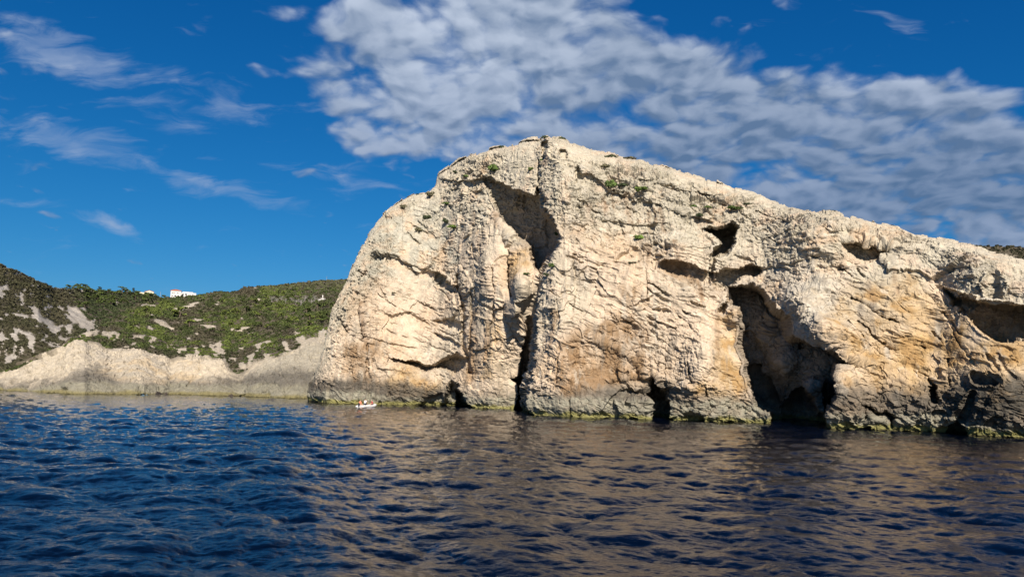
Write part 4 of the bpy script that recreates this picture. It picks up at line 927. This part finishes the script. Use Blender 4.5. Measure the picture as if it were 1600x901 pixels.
def gable(root, x0, x1, y0, y1, z0, z1, zr, wallm, roofm):
    xm = (x0 + x1) / 2
    V = [(x0, y0, z0), (x1, y0, z0), (x1, y0, z1), (xm, y0, zr), (x0, y0, z1), (x0, y1, z0), (x1, y1, z0), (x1, y1, z1), (xm, y1, zr), (x0, y1, z1)]
    mesh_obj('wall', V, [(0, 1, 2, 3, 4), (6, 5, 9, 8, 7), (0, 5, 6, 1), (1, 6, 7, 2), (5, 0, 4, 9)], wallm, root)
    e = .4; t = .22
    V = []
    for y in (y0 - e, y1 + e):
        V += [(x0 - e, y, z1 - .15), (xm, y, zr + .01), (x1 + e, y, z1 - .15), (x0 - e, y, z1 - .15 + t), (xm, y, zr + .01 + t), (x1 + e, y, z1 - .15 + t)]
    mesh_obj('roof', V, [(3, 4, 10, 9), (4, 5, 11, 10), (0, 6, 7, 1), (1, 7, 8, 2), (0, 1, 4, 3), (1, 2, 5, 4), (6, 9, 10, 7), (7, 10, 11, 8), (0, 3, 9, 6), (2, 8, 11, 5)], roofm, root)
gable(hb, 0, 8.0, 0, 8, -3, 2.9, 4.2, CREAM, TILE); [window(hb, x, 1.2, .9, 1.2, 0) for x in (3.0, 5.8)]
box('wall', -4.5, -.003, 1.5, 6, -3, 2.0, CREAM, hb); box('terrace', 8.003, 10.6, .5, 5, -3, .2, PLASTER, hb)
p, rz = facing(497, 472.5, 470); hc = empty('hut', p, rz, 'small white hut with a chimney pipe among trees near the cliff edge', 'hut')
gable(hc, 0, 5.2, 0, 4, -2, 1.7, 3.0, PLASTER, PLASTER); box('door', 1.9, 2.8, -.06, -.004, -.1, 1.6, GREYP, hc); pipe = []; box('chimney', 2.35, 2.85, 1.4, 1.9, 2.6, 5.0, PLASTER, hc); window(hc, 4.1, .4, .7, .7, 0)
def post(px, py, r, h, name, label, cat, rad=.09, arm=True):
    p, rz = facing(px, py, r); o = empty(name, p, rz, label, cat)
    V, Q = [], []; tube_mesh(V, Q, [(0, 0, -2), (0, 0, h * .5), (0, 0, h)], [rad, rad * .85, rad * .6], 8); me = bpy.data.meshes.new('pole'); fill(me, np.array(V), np.array(Q)); link('pole', me, GREYP, o)
    if arm: box('crossbar', -.8, .8, -.06, .06, h - .6, h - .45, BARK, o)
    return o
post(250.5, 463.5, RH, 5.0, 'utility_pole', 'thin utility pole on the skyline between the two houses', 'pole', .16)
post(510, 440.5, 720, 5.5, 'antenna_mast', 'thin mast standing on the ridge line left of the cliff', 'mast', .12)


# ------------------------------------------------------------------ bushes growing on the cliff
def bush_proto(seed, n=230):
    g = np.random.default_rng(seed); Vs, Cs = [], []
    for k in range(9):
        c = np.array([g.uniform(-.6, .6), g.uniform(-.5, .5), g.uniform(0, .35)]); v, _ = leaves_proto(n // 9, g, .26, -.2); Vs.append(v * g.uniform(.35, .6) + c)
        Cs.append(np.repeat(np.ones((n // 9, 3)) * g.uniform(.65, 1.35) * g.uniform(.75, 1.3, (n // 9, 1)), 4, 0))
    return np.concatenate(Vs), np.concatenate(Cs)
BP_ = [bush_proto(90 + k) for k in range(5)]
DG, MG, LG, BG = (.030, .040, .018), (.055, .085, .022), (.085, .130, .028), (.075, .070, .040)
def bush(px, py, wpx, hpx, c, label, k=None, dy=0):
    p = Vector(on_cliff(px, py)); r = math.hypot(p.x, p.y); s = wpx / 2 / F * r; h = 1.3 * hpx / F * r; s *= 1.25
    V, Cc = BP_[int(px * 7 + py) % 5]; me = bpy.data.meshes.new('bush'); fill(me, V * np.array([s, s * .7, h * .9]), np.arange(len(V)).reshape(-1, 4), Cc * np.array(c)); me.materials.append(LEAF)
    o = link('bush', me); o.location = p + Vector((-p.x, -p.y, 0)).normalized() * .55 - Vector((0, 0, h * (.55 if 'skyline' in label or 'summit' in label else .35))); o.rotation_euler = (0, 0, -math.atan2(p.x, p.y))
    tag(o, label, 'bush', 'bushes growing on the cliff')
for a in ((770, 256, 20, 15, MG, 'large green bush near the top of the cliff, left of the summit knob'),
          (657, 303, 14, 8, DG, 'dark bush on the left skyline of the cliff, left one of a touching pair'), (675, 303, 17, 9, BG, 'brownish bush on the left skyline of the cliff, right one of a touching pair'),
          (632, 324, 11, 7, BG, 'small dry brown bush low on the left skyline of the cliff'), (669, 339, 15, 11, DG, 'dark round bush on the upper left slope of the cliff'),
          (697, 345, 12, 9, DG, 'dark round bush just above the bright green one on the upper left slope'), (708, 354, 18, 7, LG, 'flat bright green bush on the upper left slope of the cliff'),
          (654, 358, 13, 9, BG, 'faded grey green bush below the dark round one on the upper left slope'), (699, 317, 14, 6, MG, 'narrow green bush slanting below the notch in the left skyline'),
          (711, 267, 11, 6, DG, 'small dark bush tucked under the notch in the left skyline'), (727, 274, 8, 5, MG, 'tiny green bush beside the notch in the left skyline'),
          (784, 230, 9, 5, DG, 'tiny dark bush on the skyline above the large green bush'), (853, 214, 12, 7, DG, 'dark bush on the left shoulder of the summit knob'), (880, 215, 12, 8, DG, 'dark bush on the right shoulder of the summit knob'),
          (830, 262, 10, 8, MG, 'small green bush left of the crack below the summit knob'), (848, 252, 9, 7, MG, 'small green bush in the crack below the summit knob'),
          (955, 241, 22, 8, DG, 'long dark bush on the skyline, left one of two right of the summit'), (984, 243, 22, 6, BG, 'low brown bush on the skyline, right one of two right of the summit'),
          (949, 252, 15, 9, BG, 'dry dark bush hanging just below the skyline bushes'), (953, 282, 17, 14, MG, 'large green bush right of the pale block near the top'), (972, 282, 18, 8, DG, 'thin dark bush touching the large green one right of the pale block'),
          (1003, 296, 22, 9, LG, 'bright green cushion bush on the upper right face'), (1026, 272, 11, 8, MG, 'small green bush close under the right skyline'), (1084, 318, 10, 6, MG, 'small green bush in the rubble ledge, leftmost of three'),
          (1108, 324, 10, 6, MG, 'small green bush in the rubble ledge, rightmost of three'), (1093, 335, 12, 8, DG, 'small dark bush in the rubble ledge, lowest of three'), (1148, 323, 22, 8, MG, 'green bush below the skyline above the dark chimney hole'),
          (1168, 317, 12, 4, DG, 'thin dark bush right of the bush above the dark chimney hole'), (997, 364, 16, 8, LG, 'bright bush on the small ledge in the middle of the face'), (871, 366, 13, 7, MG, 'green bush at the upper end of the long slanting ledge'),
          (990, 407, 15, 4, DG, 'flat dark bush on the long slanting ledge'), (862, 414, 11, 7, MG, 'green bush on the right edge of the deep fissure, upper of two'), (855, 429, 9, 7, DG, 'dark bush on the right edge of the deep fissure, lower of two'),
          (821, 430, 11, 5, MG, 'tiny green bush inside the deep fissure'), (1298, 333, 12, 3, DG, 'flat dark bush on the skyline far right'), (615, 457, 6, 5, BG, 'tiny grey green bush in the middle of the left buttress')):
    bush(*a)


# ------------------------------------------------------------------ boat with three people
WHITE = paint('white_hull', (.60, .60, .60), .4, .03, 2, .5); GREYV = paint('grey_vinyl', (.20, .21, .22), .5, .1, 4, .4); BLACK = paint('black_engine', (.03, .03, .033), .35, .1, 4, .5)
SKIN = paint('skin', (.50, .29, .19), .6, .05, 6, .3); HAIR = paint('dark_hair', (.025, .018, .014), .7, .2, 20, .2); ORANGE = paint('orange_vest', (.80, .22, .13), .7, .08, 8, .2); WSHIRT = paint('white_shirt', (.78, .76, .80), .8, .04, 8, .2)
RSHIRT = paint('red_shirt', (.42, .035, .06), .8, .1, 8, .2); SHORTS = paint('dark_shorts', (.03, .035, .06), .8, .1, 8, .2)
bpos = polar(np.array(573.0), np.array(635.2), 124.5); brz = R(56)
boat = empty('inflatable_boat', (bpos[0], bpos[1], -.05), brz, 'small white inflatable boat with three people floating at the foot of the cliff', 'boat'); boat.scale = (.82, .82, .9)
def tube_obj(name, pts, rads, mat, parent, seg=14, cap=True):
    V, Q = [], []; tube_mesh(V, Q, pts, rads, seg); me = bpy.data.meshes.new(name); fill(me, np.array(V), np.array(Q)); me.polygons.foreach_set('use_smooth', np.ones(len(me.polygons), bool)); return link(name, me, mat, parent)
pts = []; rads = []
for t in np.linspace(0, 1, 15): pts.append((-2.3 + 3.2 * t, -.78 + .0 * t, .33 + .05 * t * t)); rads.append(.02 if t == 0 else .15 if t < .1 else .24)
for t in np.linspace(.12, .88, 9): a = -math.pi / 2 + math.pi * t; pts.append((.9 + 1.35 * math.cos(a), .78 * math.sin(a), .38 + .22 * math.cos(a))); rads.append(.24)
for t in np.linspace(1, 0, 15): pts.append((-2.3 + 3.2 * t, .78, .33 + .05 * t * t)); rads.append(.02 if t == 0 else .15 if t < .1 else .24)
tube_obj('tube', pts, rads, WHITE, boat)
V = []; Fc = []; ns = 9
for k in range(ns):
    t = k / (ns - 1); x = -1.95 + 3.9 * t; w = .70 * (1 - max(0, (t - .6) / .4) ** 2 * .92); zb = -.10 + .34 * max(0, (t - .5) / .5) ** 2
    V += [(x, -w, .28), (x, -w * .6, zb + .08), (x, 0, zb - .05), (x, w * .6, zb + .08), (x, w, .28)]
for k in range(ns - 1): Fc += [(5 * k + i, 5 * k + i + 1, 5 * k + i + 6, 5 * k + i + 5) for i in range(4)]
Fc += [(0, 4, 3, 2, 1)]; mesh_obj('hull', V, Fc, WHITE, boat)
box('floor', -1.9, 1.2, -.60, .60, .20, .24, GREYV, boat); box('transom', -1.98, -1.90, -.58, .58, .1, .62, WHITE, boat, .01); box('thwart', -1.3, -1.0, -.60, .60, .42, .48, GREYV, boat, .01); box('thwart', .05, .35, -.60, .60, .42, .48, GREYV, boat, .01)
cs = box('console', -.72, -.38, -.22, .22, .245, .95, WHITE, boat, .03); box('windscreen', -.42, -.40, -.20, .20, .953, 1.15, GLASS, cs)
en = box('outboard_motor', -2.30, -2.00, -.15, .15, .55, .98, BLACK, boat, .05); box('drive_leg', -2.20, -2.08, -.05, .05, -.35, .548, BLACK, en, .01)
tube_obj('grab_line', [(-1.8, -1.03, .40), (-1.0, -1.05, .33), (-.2, -1.03, .42), (.6, -1.05, .36), (.95, -1.03, .42)], [.015] * 5, BLACK, boat, 6)
def skinmesh(name, verts, edges, radii, mat, parent, sub=2):
    me = bpy.data.meshes.new(name); me.from_pydata(verts, edges, []); o = link(name, me, mat, parent)
    o.modifiers.new('skin', 'SKIN')
    if not me.skin_vertices:
        bm_ = me.attributes  # the skin layer is made with bmesh
        import bmesh
        b = bmesh.new(); b.from_mesh(me); b.verts.layers.skin.verify(); b.to_mesh(me); b.free()
    for v, r in zip(me.skin_vertices[0].data, radii): v.radius = r if isinstance(r, tuple) else (r, r)
    me.skin_vertices[0].data[0].use_root = True
    s = o.modifiers.new('sub', 'SUBSURF'); s.levels = sub; s.render_levels = sub
    for q in me.polygons: q.use_smooth = True
    return o
def person(loc, rz, top, label, lean=0.0, arms='knees', vest=False):
    """seated: x is forward, hips at z = 0"""
    root = bpy.data.objects.new('person', None); col.objects.link(root); root.location = loc; root.rotation_euler = (0, 0, rz); tag(root, label, 'person')
    L = lean
    V = [(0, 0, .06), (.02 + L * .3, 0, .24), (.03 + L * .7, 0, .42), (.03 + L, 0, .55), (.05 + L, 0, .63), (.07 + L, 0, .72), (.075 + L, 0, .80), (.165 + L, 0, .715)]
    rad = [(.15, .13), (.13, .11), (.15, .11), (.07, .06), (.055, .055), (.078, .09), (.07, .08), .012]
    E = [(0, 1), (1, 2), (2, 3), (3, 4), (4, 5), (5, 6), (5, 7)]
    for s in (-1, 1):
        b = len(V); V += [(.02, s * .10, .03), (.40, s * .14, .07), (.44, s * .14, -.34), (.56, s * .15, -.40)]; rad += [.095, .062, .045, .035]; E += [(0, b), (b, b + 1), (b + 1, b + 2), (b + 2, b + 3)]
        b = len(V); el = (.12 + L, s * .27, .26); hd = (.34 + L * .6, s * .17, .16) if arms == 'knees' else (.38 + L * .5, s * .22, .34)
        V += [(.03 + L, s * .19, .50), el, hd]; rad += [.058, .042, .030]; E += [(3, b), (b, b + 1), (b + 1, b + 2)]
        h = b + 2; d = Vector(hd) - Vector(el); d.normalize()
        for k, (oy, ln) in enumerate(((-.03, .075), (-.01, .085), (.01, .08), (.03, .065))):
            c = len(V); V += [tuple(Vector(hd) + d * .05 + Vector((0, oy, 0))), tuple(Vector(hd) + d * (.05 + ln * .6) + Vector((0, oy, -.02))), tuple(Vector(hd) + d * (.04 + ln) + Vector((0, oy, -.05)))]; rad += [.011, .009, .008]; E += [(h, c), (c, c + 1), (c + 1, c + 2)]
        c = len(V); V += [tuple(Vector(hd) + d * .03 + Vector((0, -s * .035, .0)))]; rad += [.012]; E += [(h, c)]; V += [tuple(Vector(hd) + d * .07 + Vector((0, -s * .05, -.02)))]; rad += [.009]; E += [(c, c + 1)]
    body = skinmesh('body', V, E, rad, SKIN, root)
    sV = V[:4]; sE = [(0, 1), (1, 2), (2, 3)]; sr = [(.165, .145), (.155, .135), (.175, .135), (.085, .075)]
    for s in (-1, 1):
        b = len(sV); sV += [(.03 + L, s * .19, .50), (.085 + L, s * .24, .36)]; sr += [.074, .062]; sE += [(3, b), (b, b + 1)]
    skinmesh('shirt', sV, sE, sr, top, root)
    skinmesh('shorts', [(0, 0, .04), (.02, .10, .03), (.30, .135, .065), (.02, -.10, .03), (.30, -.135, .065)], [(0, 1), (1, 2), (0, 3), (3, 4)], [.165, .115, .085, .115, .085], SHORTS, root)
    skinmesh('hair', [(.045 + L, 0, .80), (.01 + L, 0, .77), (.0 + L, 0, .70)], [(0, 1), (1, 2)], [(.092, .086), (.088, .08), (.07, .05)], HAIR, root)
    if vest: skinmesh('life_vest', [(.01, 0, .16), (.03 + L * .5, 0, .30), (.04 + L, 0, .46)], [(0, 1), (1, 2)], [(.185, .18), (.19, .18), (.19, .17)], ORANGE, root)
    return root
bm_w = Matrix.Translation((bpos[0], bpos[1], -.05)) @ Matrix.Rotation(brz, 4, 'Z')
person(bm_w @ Vector((-.86, .74, .52)), brz + R(-90), ORANGE, 'person in an orange life vest sitting at the stern of the boat', .04, 'knees', True)
person(bm_w @ Vector((-.53, -.11, .70)), brz + R(10), WSHIRT, 'person in a white shirt sitting in the middle of the boat', .02, 'reach')
person(bm_w @ Vector((.85, -.42, .54)), brz + R(150), RSHIRT, 'person in a red shirt with dark hair sitting near the bow', .05, 'knees')

# ------------------------------------------------------------------ loose rocks at the waterline
def rock_at(px, py, wpx, hpx, c, label, seed):
    p = polar(np.array(float(px)), np.array(float(py)), float(shore_r(np.array(float(px)), np.array(float(py)))) ); r = math.hypot(p[0], p[1]); s = wpx / 2 / F * r; h = hpx / F * r
    n = 40; th = np.linspace(0, 2 * np.pi, n); ph = np.linspace(-np.pi / 2, np.pi / 2, 22); T, H = np.meshgrid(th, ph, indexing='ij')
    D = np.stack([np.cos(T) * np.cos(H), np.sin(T) * np.cos(H), np.sin(H)], -1); D[-1] = D[0]
    b, j = blocks(D * 1.4 + seed, seed, 1.0); d = 1 + .35 * b - .08 * j + .2 * fbm(D * 2 + seed, 3, seed); d[-1] = d[0]
    Q = D * d[..., None] * np.array([s, s * .8, h]); me = grid_mesh('rock', Q, np.zeros(Q.shape) + np.array(c)); o = link('rock', me, ROCK); o.location = (p[0], p[1], 0)
    tag(o, label, 'rock', 'rocks at the waterline')
rock_at(245, 616.5, 14, 4.2, (.035, .03, .028), 'low black rock in the water below the pale shore', 3)
rock_at(257, 616.5, 6, 4, (.06, .05, .045), 'small dark rock just right of the low black one', 5)
rock_at(361, 619.5, 8, 3, (.06, .05, .04), 'small dark rock at the foot of the grey shore slope', 7)
rock_at(114, 615.5, 10, 3, (.05, .045, .04), 'small dark rock below the rounded tan outcrop at the left', 9)
